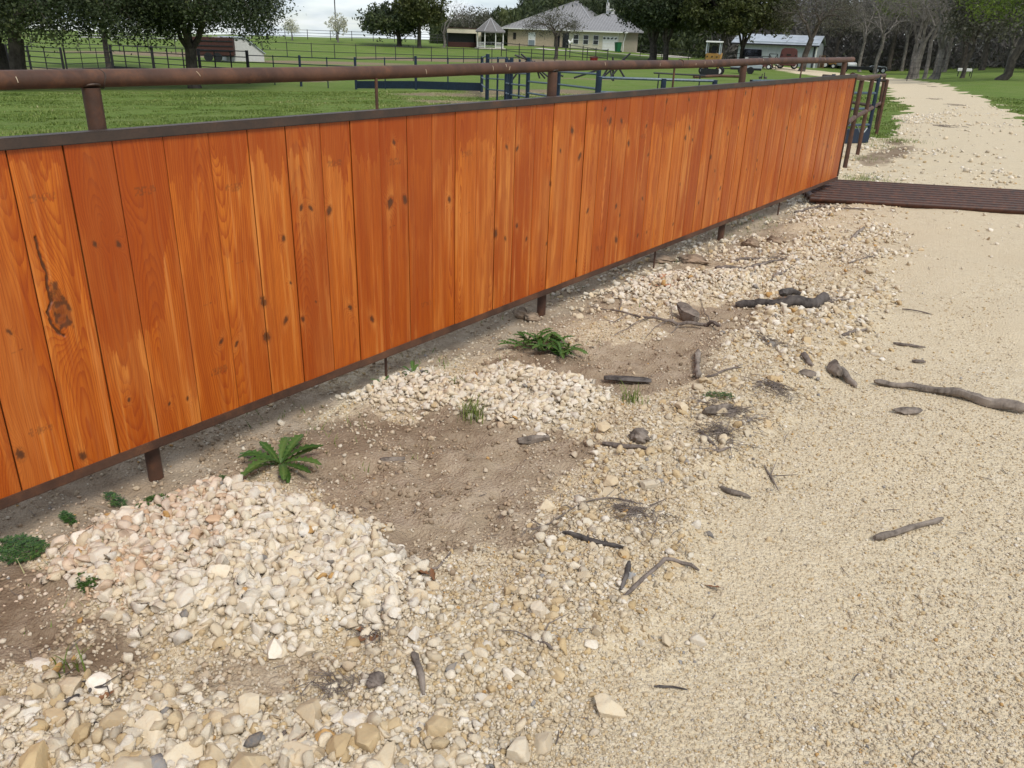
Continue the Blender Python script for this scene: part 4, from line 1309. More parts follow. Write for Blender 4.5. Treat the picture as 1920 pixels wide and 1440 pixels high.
twig_heap(1448, 745, .13, .09, 230, 'small heap of dark twig litter on the gravel before the wood chunk', 1)
twig_heap(1365, 790, .20, .12, 330, 'heap of dark twigs around the pale split piece of wood', 2)
twig_heap(1350, 828, .14, .10, 200, 'dark twigs spread among tan stones below the split wood', 3)
twig_heap(1180, 985, .16, .09, 200, 'loose dark twig litter among white stones on the ridge', 4)
twig_heap(1440, 655, .16, .07, 110, 'sparse grey twigs behind the two round white rocks', 5)
twig_heap(620, 1290, .07, .05, 70, 'tuft of dark plant litter in the fine gravel near the front', 6)
twig_heap(690, 1180, .05, .04, 60, 'dark litter caught in the hollow beneath the white pile', 7)

# dead oak leaves
DEADLEAF = simple('dead leaf', (.26, .12, .05), (.13, .06, .03), .8, 0, 40)
lr = random.Random(12)
for k, (px, py, lab) in enumerate([(682, 1172, 'curled brown dead leaf in the hollow'), (700, 1188, 'dark dead leaf lower in the hollow'), (672, 1190, 'dead leaf lying flat in the hollow'), (790, 1090, 'orange brown dead leaf at the foot of the thin twig'), (812, 1093, 'ochre dead leaf next to the orange brown one'), (1338, 1104, 'single orange leaf on the fine gravel'), (720, 1165, 'dead leaf on the rim of the hollow'), (200, 1320, 'dull green dead leaf under the burnt twig')]):
    p = on_z(px, py); m = MB(); L = lr.uniform(.022, .04); n = 12; a0 = lr.uniform(0, 6.28); vs = []; cup = lr.uniform(.2, .6)
    for i in range(n + 1):
        t = i / n; w = L * .32 * math.sin(math.pi * min(1, t * .96 + .04)) * (1 + .35 * math.sin(t * 20))
        for s in (-1, -.5, 0, .5, 1):
            vs.append(((t - .5) * 2 * L, s * w, cup * (s * w) ** 2 / L * 3 + .25 * L * (t - .5) ** 2 * 2 + .002))
    fs = [(i * 5 + j, i * 5 + j + 1, (i + 1) * 5 + j + 1, (i + 1) * 5 + j) for i in range(n) for j in range(4)]
    m.add(vs, fs); o = m.build('dead_leaf', DEADLEAF, smooth=True); o.location = (p[0], p[1], gz(p[0], p[1]) + .012); o.rotation_euler = (lr.uniform(-.4, .4), lr.uniform(-.3, .3), a0)
    tag(o, lab, 'leaf')


# ------------------------------------------------------------------ weeds
def rosette(px, py, n, L0, L1, label, seed, up=.5, group=None, rx=0.0):
    r = random.Random(seed); p = on_z(px, py); root = empty('broadleaf_weed', (p[0], p[1], gz(p[0], p[1])), 0, label, 'weed', group)
    for k in range(n):
        a = k * 2.39996 + r.uniform(-.25, .25); L = r.uniform(L0, L1); m = MB(); N = 22; e0 = r.uniform(.2, 1.1) * up; e1 = r.uniform(-.5, .1)
        ox, oy = (r.uniform(-rx, rx), r.uniform(-rx, rx) * .6); pos = np.array([ox, oy, .02 if rx > .1 else .005]); vs = []; att = []
        tone = r.uniform(.15, .8); bend = r.uniform(-.4, .4)
        for i in range(N + 1):
            t = i / N; el = e0 * (1 - t) + e1 * t; b = a + bend * t
            pos = pos + np.array([math.cos(b) * math.cos(el), math.sin(b) * math.cos(el), math.sin(el)]) * L / N
            w = L * .135 * (t ** .7) * (1 - t ** 5) * (1 + .42 * (1 if i % 3 == 0 else -.55) * (1 - .4 * t)) + L * .012
            nx, ny = -math.sin(b), math.cos(b)
            for s in (-1, -.45, 0, .45, 1):
                fold = .35 * w * abs(s) + .012 * L * math.sin(i * 1.9 + s * 3)
                vs.append((pos[0] + nx * w * s, pos[1] + ny * w * s, max(.003, pos[2] + fold))); att.append(min(1, tone + (.45 if s == 0 else 0) + r.uniform(-.08, .08)))
        fs = [(i * 5 + j, i * 5 + j + 1, (i + 1) * 5 + j + 1, (i + 1) * 5 + j) for i in range(N) for j in range(4)]
        m.add(vs, fs); m.att = att; m.build('leaf', WEED, root, smooth=True, att='lv')
    return root


rosette(525, 868, 15, .15, .235, 'broad leaved weed with long toothed leaves on bare soil by the near post', 3, up=.85)
rosette(1028, 656, 90, .075, .15, 'wide patch of toothed green weed on the soil near the middle post', 4, up=1.0, rx=.16)
rosette(775, 712, 9, .06, .10, 'small grey green weed in pale stones beside the thin rod', 5, up=1.0, rx=.03)
rosette(718, 722, 8, .04, .08, 'little weed at the base of the thin rod', 6, up=1.0, rx=.02)


def clover(px, py, rx, ry, n, label, seed):
    r = random.Random(seed); p = on_z(px, py); m = MB(); att = []
    for k in range(n):
        a, q = r.uniform(0, 6.28), math.sqrt(r.random()); x, y = rx * q * math.cos(a), ry * q * math.sin(a)
        z = gz(p[0] + x, p[1] + y) - gz(p[0], p[1]) + .01 + r.random() * .03 * (1.2 - q); s = r.uniform(.005, .011); t = r.uniform(0, .8)
        for j in range(3):
            b = a + j * 2.09 + r.uniform(-.3, .3); u = np.array([math.cos(b), math.sin(b), r.uniform(-.1, .4)]); w = np.array([-math.sin(b), math.cos(b), 0])
            c = np.array([x, y, z]); m.add([c, c + u * s * .6 + w * s * .45, c + u * s * 1.1, c + u * s * .6 - w * s * .45], [(0, 1, 2, 3)], t)
    o = m.build('clover_patch', WEED, att='lv'); o.location = (p[0], p[1], gz(p[0], p[1])); return tag(o, label, 'weed')


clover(300, 955, .13, .08, 620, 'dark green clover patch tucked against the top of the white pile', 1)
clover(40, 1022, .13, .07, 480, 'green clover patch on the soil below the near end of the panel', 2)
clover(165, 1112, .05, .025, 90, 'tiny clover sprig at the side of the white pile', 3)
clover(125, 962, .04, .02, 110, 'small clover sprig beside the pinkish rock under the panel', 4)
clover(215, 925, .07, .03, 90, 'thin clover growth in the shade under the panel', 5)
clover(420, 905, .05, .03, 60, 'sparse seedlings between the near post and the leafy weed', 6)
clover(1345, 870 - 110, .09, .05, 130, 'yellow green moss among the tan stones by the twig litter', 7)


def tuft(px, py, n, L, label, seed, rx=.03):
    r = random.Random(seed); p = on_z(px, py); m = MB()
    for k in range(n):
        a = r.uniform(0, 6.28); x, y = r.gauss(0, rx), r.gauss(0, rx); l = L * r.uniform(.5, 1.1); lean = r.uniform(.1, .8); w = .0022
        pts = [np.array([x + math.cos(a) * l * lean * t * t, y + math.sin(a) * l * lean * t * t, l * t * (1 - .3 * lean * t)]) for t in (0, .4, .75, 1)]
        s = np.array([-math.sin(a), math.cos(a), 0]) * w
        vs = [pts[0] - s, pts[0] + s, pts[1] + s, pts[1] - s, pts[2] + s * .7, pts[2] - s * .7, pts[3]]
        m.add(vs, [(0, 1, 2, 3), (3, 2, 4, 5), (5, 4, 6)], r.uniform(.1, .8))
    o = m.build('grass_tuft', BLADE, att='lv'); o.location = (p[0], p[1], gz(p[0], p[1])); return tag(o, label, 'grass')


tuft(885, 782, 70, .13, 'tuft of dark grass at the end of the small white pile', 1, .03)
tuft(1182, 752, 40, .10, 'tuft of short grass on the soil behind the ridge', 2, .03)
tuft(848, 728, 50, .06, 'low grass tuft between the two back stone piles', 3, .04)
tuft(130, 1252, 14, .10, 'few dry grass stalks on the dark soil', 4, .02)

def seedlings():
    r = np.random.default_rng(31); n = 9000; x = r.uniform(-3.5, -2.2, n); y = r.uniform(.3, 9.5, n)
    k = r.random(n) < sstep(.52, .70, fbm(x * 3.5, y * 2.2, 371, 4)) * (.25 + .75 * sstep(-2.4, -2.9, x)) * .8
    x, y = x[k], y[k]; n = len(x); z = far_z(x, y) + near_z(x, y); a = r.uniform(0, 6.28, n); l = r.uniform(.012, .05, n); w = r.uniform(.0012, .0035, n); ln = r.uniform(.2, 1.3, n)
    V = np.empty((n, 3, 3)); V[:, 0] = np.stack([x - np.sin(a) * w, y + np.cos(a) * w, z - .002], -1); V[:, 1] = np.stack([x + np.sin(a) * w, y - np.cos(a) * w, z - .002], -1); V[:, 2] = np.stack([x + np.cos(a) * l * ln, y + np.sin(a) * l * ln, z + l], -1)
    tag(fast_mesh('seedlings', V.reshape(-1, 3), np.arange(n * 3).reshape(-1, 3), BLADE, fl={'lv': np.repeat(np.clip(r.normal(.4, .3, n), 0, 1), 3)}), kind='stuff')


seedlings()


def litter():
    r = random.Random(17); q = np.random.default_rng(18); x, y = scatter(2600, q, 12.0); g = near_fields(x, y); gr = grass_field(x, y); m = MB(); p_ = fbm(x * 1.7, y * 1.7, 381, 4)
    for i in range(len(x)):
        if gr[i] > .3 or r.random() > (.10 if g['road'][i] > .5 else .25 + 1.2 * max(0, p_[i] - .45)):
            continue
        l = .006 + .030 * r.random() ** 2.2; a = r.uniform(0, 6.28); z = gz(x[i], y[i]) + .006; d = np.array([math.cos(a) * l, math.sin(a) * l, r.uniform(-.2, .3) * l]); c = np.array([x[i], y[i], z]); rr = r.uniform(.0009, .0022)
        m.tube([c - d, c + np.array([r.uniform(-.2, .2) * l, r.uniform(-.2, .2) * l, .001]), c + d], [rr, rr, rr * .6], 4)
    tag(m.build('plant_litter', TWIG), kind='stuff')


litter()

# ------------------------------------------------------------------ grass blades (uncountable)
def grass_blades():
    r = np.random.default_rng(5); n = 420000
    d = 6.5 + 34 * r.random(n) ** 1.5; b = np.radians(r.uniform(-76, 8, n)); x, y = d * np.sin(b), d * np.cos(b)
    g = grass_field(x, y); ok, px, py = in_view(x, y, 0, 60)
    k = (r.random(n) < sstep(.4, .8, g)) & ok & ~((x > -3.4) & (y < 11))
    x, y, d = x[k], y[k], d[k]; n = len(x)
    clump = fbm(x * 1.3, y * 1.3, 201, 4); h = (.012 + .036 * sstep(.35, .75, clump)) * r.uniform(.6, 1.3, n) * (1 + .012 * d)
    w = .0035 + .0006 * d; a = r.uniform(0, 2 * np.pi, n); lx, ly = np.cos(a + 1.3) * h * r.uniform(.1, .8, n), np.sin(a + 1.3) * h * r.uniform(.1, .8, n)
    dl = np.hypot(x, y); z = far_z(x, y) + near_z(x, y) + g[k] * wob(x, y, .05, .8, 41) * sstep(5, 12, dl) - .01
    V = np.empty((n, 3, 3)); V[:, 0] = np.stack([x - np.cos(a) * w, y - np.sin(a) * w, z], -1); V[:, 1] = np.stack([x + np.cos(a) * w, y + np.sin(a) * w, z], -1); V[:, 2] = np.stack([x + lx, y + ly, z + h], -1)
    lv = np.clip(.34 + 1.1 * (fbm(x * .35, y * .35, 207, 4) - .5) + .35 * (clump - .5) + r.normal(0, .16, n), 0, 1)
    dq = dry_at(x, y) + wob(x, y, .5, 1.6, 209); lv = np.where(dq > .45, np.clip(lv + .55, .8, 1), lv); V[dq > .55, 2, 2] -= h[dq > .55] * .5
    o = fast_mesh('grass', V.reshape(-1, 3), np.arange(n * 3).reshape(-1, 3), BLADE, fl={'lv': np.repeat(lv, 3)})
    tag(o, kind='stuff')


grass_blades()
# low tufts of grass that creep over the stones beyond the cattle guard
for k, (px, py, n, lab) in enumerate([(1650, 274, 90, 'green grass clump in white stones next to the gate wing'), (1606, 298, 70, 'green grass clump at the foot of the nearest gate upright'), (1668, 262, 70, 'thin grass clump on the far stones by the drive'), (1620, 334, 230, 'low grass clump just beyond the cattle guard'), (1690, 260, 230, 'grass clump where the far stones meet the drive')]):
    tuft(px, py, n * 2, .06, lab, 30 + k, .22)

# ------------------------------------------------------------------ cattle guard
A, B = on_z(1519, 368, .06), on_z(1930, 392, .06); C2 = on_z(1566, 341, .09)
ex = (B - A) / np.linalg.norm(B - A); ey = np.array([-ex[1], ex[0], 0.0]); depth = 1.36; LEN = 4.2
cg = empty('cattle_guard', (A[0], A[1], 0), 0, 'rusty cattle guard of parallel pipes crossing the gravel drive', 'cattle guard')
O = np.array([A[0], A[1], 0.0]); zt = .030
NPIPE = 9
GUARD = NT('worn guard pipe'); _v = GUARD.coord('Object'); _f = GUARD.noise(14, 5, _v, .6)
GUARD.base(GUARD.ramp(_f, [(.35, (.030, .012, .007)), (.6, (.065, .022, .010)), (.78, (.12, .040, .016))])); GUARD.set(.5, .0, .3); GUARD = GUARD.m
for k in range(NPIPE):
    f = k / (NPIPE - 1)
    p = A + ey * depth * f; p[2] = zt; q = p + ex * LEN
    m = MB(); m.tube([p - O, (p + q) / 2 - O, q - O], .040, 18); m.build('pipe', GUARD, cg, smooth=True)
m = MB(); p = A + ex * .12; m.beam(np.array([p[0], p[1], zt - .075]) - O - ey * .08, np.array([p[0], p[1], zt - .075]) - O + ey * (depth + .1), .10, .08); m.build('end_beam', RUST, cg, bevel=.004)
m = MB(); p = A + ex * (LEN - .15); m.beam(np.array([p[0], p[1], zt - .075]) - O - ey * .05, np.array([p[0], p[1], zt - .075]) - O + ey * (depth + .1), .10, .08); m.build('end_beam', RUST, cg, bevel=.004)
m = MB(); m.tube([A * [1, 1, 0] + [0, 0, zt + .03] - O - ey * .02 + ex * .02, A * [1, 1, 0] + [0, 0, zt + .045] - O + ey * (depth) + ex * .02], .03, 12); m.build('end_pipe', RUST, cg, smooth=True)

# ------------------------------------------------------------------ pipe wing fence beyond the panel
wing = empty('pipe_wing_fence', (-3.36, 12.94, 0), 0, 'rusty pipe wing fence with four uprights leaning off beyond the panel end', 'fence')
WO = np.array([-3.36, 12.94, 0.0])
bases = [(1583, 315), (1607, 290), (1627, 262), (1644, 243)]; tops = [(1617, 147), (1637, 144), (1649, 142.5), (1659, 141)]; mids = [(1604, 220), (1624, 208.5), (1639, 200), (1651, 193)]
W = []
for (b, t, mm) in zip(bases, tops, mids):
    q = ground_at(*b); tp = at_y(*t, q[1]); md = at_y(*mm, q[1]); md[0] = q[0] + (tp[0] - q[0]) * .5; W.append((q, tp, md))
for q, tp, md in W:
    MB().tube([np.array([tp[0], tp[1], q[2] - .1]) * [1, 1, 1] + (q - tp) * [1, 1, 0] * .6 - WO, tp - WO], .033, 12).build('upright', RUST, wing, smooth=True)
start = np.array([PX - .06, 10.8, 1.365])
MB().tube([start - WO] + [w[1] - WO for w in W] + [W[-1][1] + (W[-1][1] - W[-2][1]) * .03 - WO], .036, 14).build('top_rail', RUST, wing, smooth=True)
s2 = at_y(1588, 231, 11.6)
MB().tube([s2 - WO] + [w[2] - WO for w in W], .034, 12).build('mid_rail', RUST, wing, smooth=True)


# ------------------------------------------------------------------ pens and fences behind the panel
def pfence(name, label, pts, rails, h, post_r, rail_r, mat, spacing=None, group=None, post_name='post', sheet=None, sheet_mat=None, sheet_from=0, cat='fence', rail_mat=None, thin=None):
    """pts: (px, dist). Posts at every pt, rails at heights, optional thin uprights between, optional sheet along the foot"""
    G = [gpt(a, d) for a, d in pts]; o = G[0]; root = empty(name, o, 0, label, cat, group)
    m = rail_mat or mat
    for g in G:
        MB().tube([g - o - [0, 0, .1], g - o + [0, 0, h + .05]], post_r, 8).build(post_name, mat, root, smooth=True)
    for z in rails:
        MB().tube([g - o + [0, 0, z] for g in G], rail_r, 6).build('rail', m, root, smooth=True)
    if thin:
        for i in range(len(G) - 1):
            for k in range(1, thin):
                t = k / thin; g = G[i] * (1 - t) + G[i + 1] * t
                MB().tube([g - o - [0, 0, .1], g - o + [0, 0, h]], post_r * .5, 6).build('upright', mat, root, smooth=True)
    if sheet:
        for i in range(sheet_from, len(G) - 1):
            mm = MB(); mm.beam(G[i] - o + [0, 0, sheet / 2 + .05], G[i + 1] - o + [0, 0, sheet / 2 + .05], .02, sheet); mm.build('kick_sheet', sheet_mat, root)
    return root


R5 = (.35, .65, .95, 1.25, 1.55)
pfence('pen_gate', 'dark pipe gate with a leaning frame beneath the pair of oaks', [(20, 62), (60, 60), (122, 57)], R5[:4] + (1.5,), 1.5, .07, .03, PEN, cat='gate', thin=2)
pfence('pen_fence', 'dark pipe fence slanting between the leaning gate and the sheeted pen', [(128, 57), (214, 60)], R5[:4] + (1.5,), 1.5, .05, .025, PEN, thin=3)
pfence('pen_fence', 'black pipe pen with a dark sheet along its foot behind the forked oak', [(214, 60), (291, 57), (378, 53), (468, 50)], (.75, 1.05, 1.35, 1.65), 1.65, .085, .028, PEN, thin=3, sheet=.4, sheet_mat=BLACKST)
pfence('pen_fence', 'blue pipe pen with a blue sheet along its foot in front of the far shed', [(468, 50), (565, 47.5), (668, 45), (780, 42.5), (903, 40)], (.75, 1.1, 1.45), 1.5, .065, .025, BLUE, thin=2, sheet=.36, sheet_mat=BLUE, sheet_from=2)
pfence('pen_fence', 'short run of blue fence with pale worn rails turning towards the chutes', [(903, 40), (913, 31.5)], (.35, .65, .95, 1.25, 1.5), 1.5, .07, .03, BLUE, rail_mat=BLUELT)
pfence('pen_fence', 'low blue fence with two rails before the rough ground', [(913, 31.5), (932, 30.5), (948, 29.5)], (.35, .72, 1.08, 1.4), 1.4, .035, .025, BLUE, rail_mat=BLUELT)
pfence('cattle_chute', 'blue cattle chute with slanting bars beside the middle post', [(948, 29), (957, 27.5), (988, 25.5)], (.30, .62, .95, 1.25), 1.35, .06, .03, BLUE, cat='chute', rail_mat=BLUELT, thin=2)
pfence('pen_fence', 'blue fence with worn pale rails running behind the middle post', [(988, 25.5), (1044, 22.5), (1116, 19.2)], (.42, .74, 1.05), 1.08, .055, .028, BLUE, rail_mat=BLUELT)
pfence('pen_fence', 'blue fence with a single pale top rail running past the middle post', [(1118, 19.0), (1236, 19.0), (1330, 19.5)], (.35, .68, .98), .95, .06, .032, BLUE, rail_mat=BLUELT)
pfence('pen_fence', 'teal pipe fence with a thick pale top rail near the geese', [(1400, 26), (1462, 26), (1531, 26)], (.3, .62, .92), .9, .05, .035, BLACKST, rail_mat=BLUELT)
pfence('pen_fence', 'rusty pipe fence joined to the end of the wing', [(1530, 24), (1643, 19.7)], (.55, 1.08), 1.05, .035, .035, RUST)
# blue trough panel beyond the wing
G0, G1 = gpt(1540, 16.6), gpt(1624, 17.6); tr_ = empty('stock_gate', G0, 0, 'blue steel stock gate with a trough sheet at its foot behind the wing fence', 'gate')
for z in (.33, .62, .90, 1.17):
    MB().tube([G0 * 0 + [0, 0, z], G1 - G0 + [0, 0, z]], .024, 8).build('bar', BLUELT, tr_, smooth=True)
for g in (G0, G1):
    MB().tube([g - G0, g - G0 + [0, 0, 1.22]], .035, 8).build('upright', BLUE, tr_, smooth=True)
m = MB(); m.beam([0, 0, .13], G1 - G0 + [0, 0, .13], .10, .26); m.build('trough_sheet', BLUE, tr_, bevel=.01)
m = MB(); m.beam([0, -.06, .13], G1 - G0 + [0, -.06, .13], .03, .018); m.build('stiffener', BLUELT, tr_)
p = gpt(1614, 17.3); w0 = at_y(1633, 178, W[2][0][1] - .2)
MB().tube([at_d(1608, 236, 15.3), at_d(1613, 250, 15.3), at_d(1620, 248, 15.4), at_d(1626, 240, 15.5)], .008, 6).build('tie_rope', simple('frayed rope', (.45, .47, .44), (.3, .32, .3), .9), None, smooth=True)
tag(bpy.data.objects['tie_rope'], 'pale rope loop tying the blue gate to the wing upright', 'rope')

FIELD = simple('field pipe', (.045, .042, .04), (.03, .028, .027), .6, .2)
pts = [(-20, 108), (60, 107), (120, 106), (170, 105), (225, 104), (280, 104), (330, 103), (385, 102), (440, 102), (493, 101), (539, 101), (585, 100), (628, 100), (668, 99), (705, 99), (742, 98.5), (775, 98), (809, 98), (839, 97.5), (869, 97), (896, 97), (922, 96.5), (949, 96), (973, 96), (996, 95), (1019, 95), (1040, 95)]
pfence('pasture_fence', 'thin pipe pasture fence with two rails crossing the whole field before the house', pts, (.65, 1.45), 1.5, .045, .035, FIELD)
pfence('yard_fence', 'dark pipe yard fence climbing past the small tree before the house', [(940, 112), (973, 108), (1018, 104), (1060, 102), (1100, 100), (1138, 99)], (.75, 1.6), 1.7, .055, .045, FIELD)
pfence('yard_fence', 'pipe fence in front of the house garage drive', [(1060, 116), (1068, 112), (1092, 108), (1116, 104), (1138, 100)], (.7, 1.5), 1.6, .055, .04, FIELD)
pfence('road_fence', 'far pale fence along the road on the skyline behind the oaks', [(150, 136), (210, 136), (270, 137), (330, 137), (400, 138), (470, 138)], (.4, .75, 1.1), 1.2, .05, .07, simple('white rail', (.55, .55, .54), (.42, .42, .42), .7))
pfence('skyline_fence', 'dark field fence along the skyline beside the blossom trees', [(500, 138), (535, 138), (577, 138), (620, 138), (660, 138), (700, 139), (740, 139), (780, 139), (820, 139), (843, 139)], (.5, .9, 1.3), 1.35, .05, .035, FIELD)
pfence('woods_fence', 'dark wire fence at the edge of the woods right of the drive', [(1640, 80), (1700, 78), (1760, 77), (1820, 76), (1880, 75), (1960, 74)], (.5, 1.0, 1.6), 1.6, .03, .012, FIELD)
pfence('back_fence', 'dark fence behind the big oaks beside the house', [(1200, 128), (1240, 126), (1290, 124), (1340, 122), (1400, 120)], (.5, 1.0, 1.5), 1.6, .05, .035, FIELD)


# ------------------------------------------------------------------ trees
def seg_tree(r, fork, top, cen, rad, ntar, trunk_r, lean=(0, 0), spread=.45, nlimb=3, flat=0.0, twig=0, shell=.45):
    """branch network filling an ellipsoid. returns tube list [(pts, radii)], tips"""
    tubes = []; tips = []
    T = []
    while len(T) < ntar:
        v = np.array([r.gauss(0, 1) for _ in range(3)]); v /= np.linalg.norm(v); q = v * (shell + (1 - shell) * r.random() ** .5)
        if q[2] < -.55 + flat: continue
        lump_ = .78 + .34 * float(vnoise(np.array([v[0] * 2.2 + 5]), np.array([v[1] * 2.2 + v[2] * 3]), int(abs(cen[0] * 13)) % 97 + ntar)[0] * 1.2)
        T.append(np.array(cen) + q * lump_ * np.array(rad))
    T = np.array(T)
    base = np.array([0, 0, -.15]); fk = np.array([lean[0], lean[1], fork])
    k1 = fk * .5 + np.array([r.uniform(-.06, .06), r.uniform(-.06, .06), 0]) * fork
    tubes.append(([base, k1 * [1, 1, .3], k1, fk], [trunk_r * 1.35, trunk_r * 1.05, trunk_r * .98, trunk_r * .92]))
    rmin = trunk_r * .035

    def grow(p, d, idx, rr):
        n = len(idx)
        if n == 1 or rr < rmin * .8:
            for i in idx[:6]:
                q = T[i]; mid = (p + q) / 2 + np.array([r.gauss(0, 1) for _ in range(3)]) * np.linalg.norm(q - p) * .1
                tubes.append(([p, mid, q], [rr, rr * .7, rr * .35])); tips.append(q)
            for i in idx[6:]: tips.append(T[i])
            return
        c = T[idx].mean(0); v = c - p; L = np.linalg.norm(v)
        step = spread if n > 4 else .6
        dirn = v / (L + 1e-6) * .75 + d * .45; dirn /= np.linalg.norm(dirn)
        q = p + dirn * L * step; mid = (p + q) / 2 + np.array([r.gauss(0, 1) for _ in range(3)]) * L * step * .10
        tubes.append(([p, mid, q], [rr, rr * .9, rr * .82]))
        ax = np.array([r.gauss(0, 1) for _ in range(3)]); w = T[idx] - c
        u = np.linalg.svd(w + np.array([[r.gauss(0, .01) for _ in range(3)] for _ in idx]), full_matrices=False)[2][0] if n > 2 else ax
        s = w @ u; o = np.argsort(s); cut = max(1, min(n - 1, int(n * r.uniform(.35, .65))))
        for part in (o[:cut], o[cut:]):
            grow(q, dirn, [idx[i] for i in part], rr * .86 * (len(part) / n) ** .42)

    ang = np.arctan2(T[:, 1] - fk[1], T[:, 0] - fk[0]); a0 = r.uniform(0, 6.28); ang = (ang - a0) % (2 * math.pi)
    for k in range(nlimb):
        idx = [i for i in range(ntar) if k * 2 * math.pi / nlimb <= ang[i] < (k + 1) * 2 * math.pi / nlimb]
        if idx:
            grow(fk + np.array([0, 0, -.04 * fork * k]), np.array([0, 0, 1.0]), idx, trunk_r * .9 * (len(idx) / ntar) ** .42)
    if twig:
        base_t = list(tips)
        for q in base_t:
            for j in range(twig):
                d = np.array([r.gauss(0, 1), r.gauss(0, 1), r.gauss(.35, .8)]) * min(rad) * .13
                tubes.append(([q, q + d * .55 + np.array([r.gauss(0, .05) for _ in range(3)]), q + d], [rmin * .55, rmin * .4, rmin * .22]))
    return tubes, tips


def leaf_cloud(tips, per, sig, size, seed, name, mat, parent, tone=0.5):
    r = np.random.default_rng(seed); T = np.array(tips); n = len(T) * per
    c = np.repeat(T, per, 0) + r.normal(0, 1, (n, 3)) * sig * np.array([1, 1, .7])
    # smaller clumps inside each spray
    sub = np.repeat(r.normal(0, 1, (len(T) * max(1, per // 8), 3)) * sig * .9, 8, 0)[:n] if per >= 8 else 0
    if per >= 8 and len(sub) == n:
        c = np.repeat(T, per, 0) + sub + r.normal(0, .32, (n, 3)) * sig
    nrm = r.normal(0, 1, (n, 3)) + np.array([0, 0, .5]); nrm /= np.linalg.norm(nrm, axis=1)[:, None]
    a = np.cross(nrm, r.normal(0, 1, (n, 3))); a /= np.linalg.norm(a, axis=1)[:, None]; b = np.cross(nrm, a)
    s = size * r.uniform(.55, 1.25, n)[:, None]
    V = np.stack([c - a * s, c + b * s * .5, c + a * s, c - b * s * .5], 1)
    clump = np.repeat(r.uniform(-.28, .28, len(T)), per)
    lv = np.clip(tone - .1 + clump + r.normal(0, .14, n), 0, 1)
    return fast_mesh(name, V.reshape(-1, 3), np.arange(n * 4).reshape(-1, 4), mat, fl={'lv': np.repeat(lv, 4)}, parent=parent)


def tree(name, label, loc, H, cen_z, rad, fork, trunk_r, seed, leafmat=None, bark=None, ntar=160, per=40, sig=.3, size=.11, lean=(0, 0), nlimb=3, twig=0, group=None, cen=(0, 0), tone=.5, sides=6, flat=0.0, shell=.45, spread=.45):
    r = random.Random(seed); root = empty(name, loc, 0, label, 'tree', group)
    tubes, tips = seg_tree(r, fork, H, (cen[0], cen[1], cen_z), rad, ntar, trunk_r, lean, spread, nlimb, flat, twig, shell)
    m = MB(); thick = trunk_r * .16
    fine = MB()
    for pts, rr in tubes:
        if rr[0] > thick:
            m.tube(pts, rr, sides + 2, False)
        else:
            fine.tube(pts, rr, 3 if rr[0] < thick * .4 else 4, False)
    m.build('trunk', bark or BARK, root, smooth=True)
    if leafmat is None or twig:
        if fine.v: fine.build('twig_crown' if leafmat is None else 'branches', bark or BARK, root)
    elif fine.v:
        fine.build('branches', bark or BARK, root)
    if leafmat is not None:
        leaf_cloud(tips, per, sig, size, seed, 'crown', leafmat, root, tone)
    return root


def tree_px(name, label, px, dist, x0, x1, ytop, ybot, seed, fork_y=None, trunk_px=16, depth=None, **k):
    """crown box in photo pixels at a distance -> metres"""
    g = gpt(px, dist); s = dist / F_PX * 1.0
    b = math.atan2(g[0], g[1]); rt = np.array([math.cos(b), -math.sin(b)])
    zt = at_d(px, ytop, dist)[2] - g[2]; zb = at_d(px, ybot, dist)[2] - g[2]
    rx = (x1 - x0) / 2 * s; off = ((x0 + x1) / 2 - px) * s
    fork = (at_d(px, fork_y, dist)[2] - g[2]) if fork_y is not None else zb * 1.05 + .3
    dp = depth or rx
    # ellipsoid axes: approx circular in plan unless told otherwise
    return tree(name, label, g, zt, (zt + zb) / 2, (max(rx, .3), max(dp, .3), (zt - zb) / 2), max(fork, .35), trunk_px * s / 2, seed, cen=tuple(rt * off), **k)


# two oaks in the paddock
tree_px('oak_tree', 'dark live oak with two thick trunks standing over the leaning pen gate', 42, 46, -110, 268, -150, 108, 1, fork_y=72, trunk_px=24, leafmat=LEAF_OAK, ntar=420, per=150, sig=.46, size=.082, lean=(.1, .1), nlimb=4, tone=.45, flat=.0, shell=.3)
tree_px('oak_tree', 'live oak trunk and crown standing further behind the two trunked oak', 12, 50, -220, 110, -140, 85, 2, fork_y=82, trunk_px=17, leafmat=LEAF_OAK, ntar=260, per=130, sig=.46, size=.085, nlimb=3, tone=.42, flat=.0, shell=.3)
tree_px('oak_tree', 'spreading live oak with a forked trunk in front of the white shed', 366, 46, 250, 524, -130, 104, 3, fork_y=92, trunk_px=19, leafmat=LEAF_OAK, ntar=400, per=140, sig=.40, size=.080, nlimb=4, tone=.48, flat=.0, shell=.3)
tree_px('oak_tree', 'live oak crown overhanging between the two paddock oaks', 205, 66, 110, 290, -160, 66, 4, fork_y=60, trunk_px=8, leafmat=LEAF_OAK, ntar=220, per=80, sig=.6, size=.15, tone=.4, flat=0.0, shell=.3)

# blossoming pears on the skyline
tree_px('pear_tree', 'smaller pale blossoming pear tree on the skyline', 548, 134, 537, 559, 37, 66, 5, trunk_px=2.2, leafmat=LEAF_BLOSSOM, bark=BARK_GREY, ntar=70, per=12, sig=.28, size=.12, twig=1, tone=.4)
tree_px('pear_tree', 'larger pale blossoming pear tree below the mast', 634, 132, 619, 650, 27, 70, 6, trunk_px=3, leafmat=LEAF_BLOSSOM, bark=BARK_GREY, ntar=110, per=16, sig=.28, size=.12, twig=1, tone=.45)

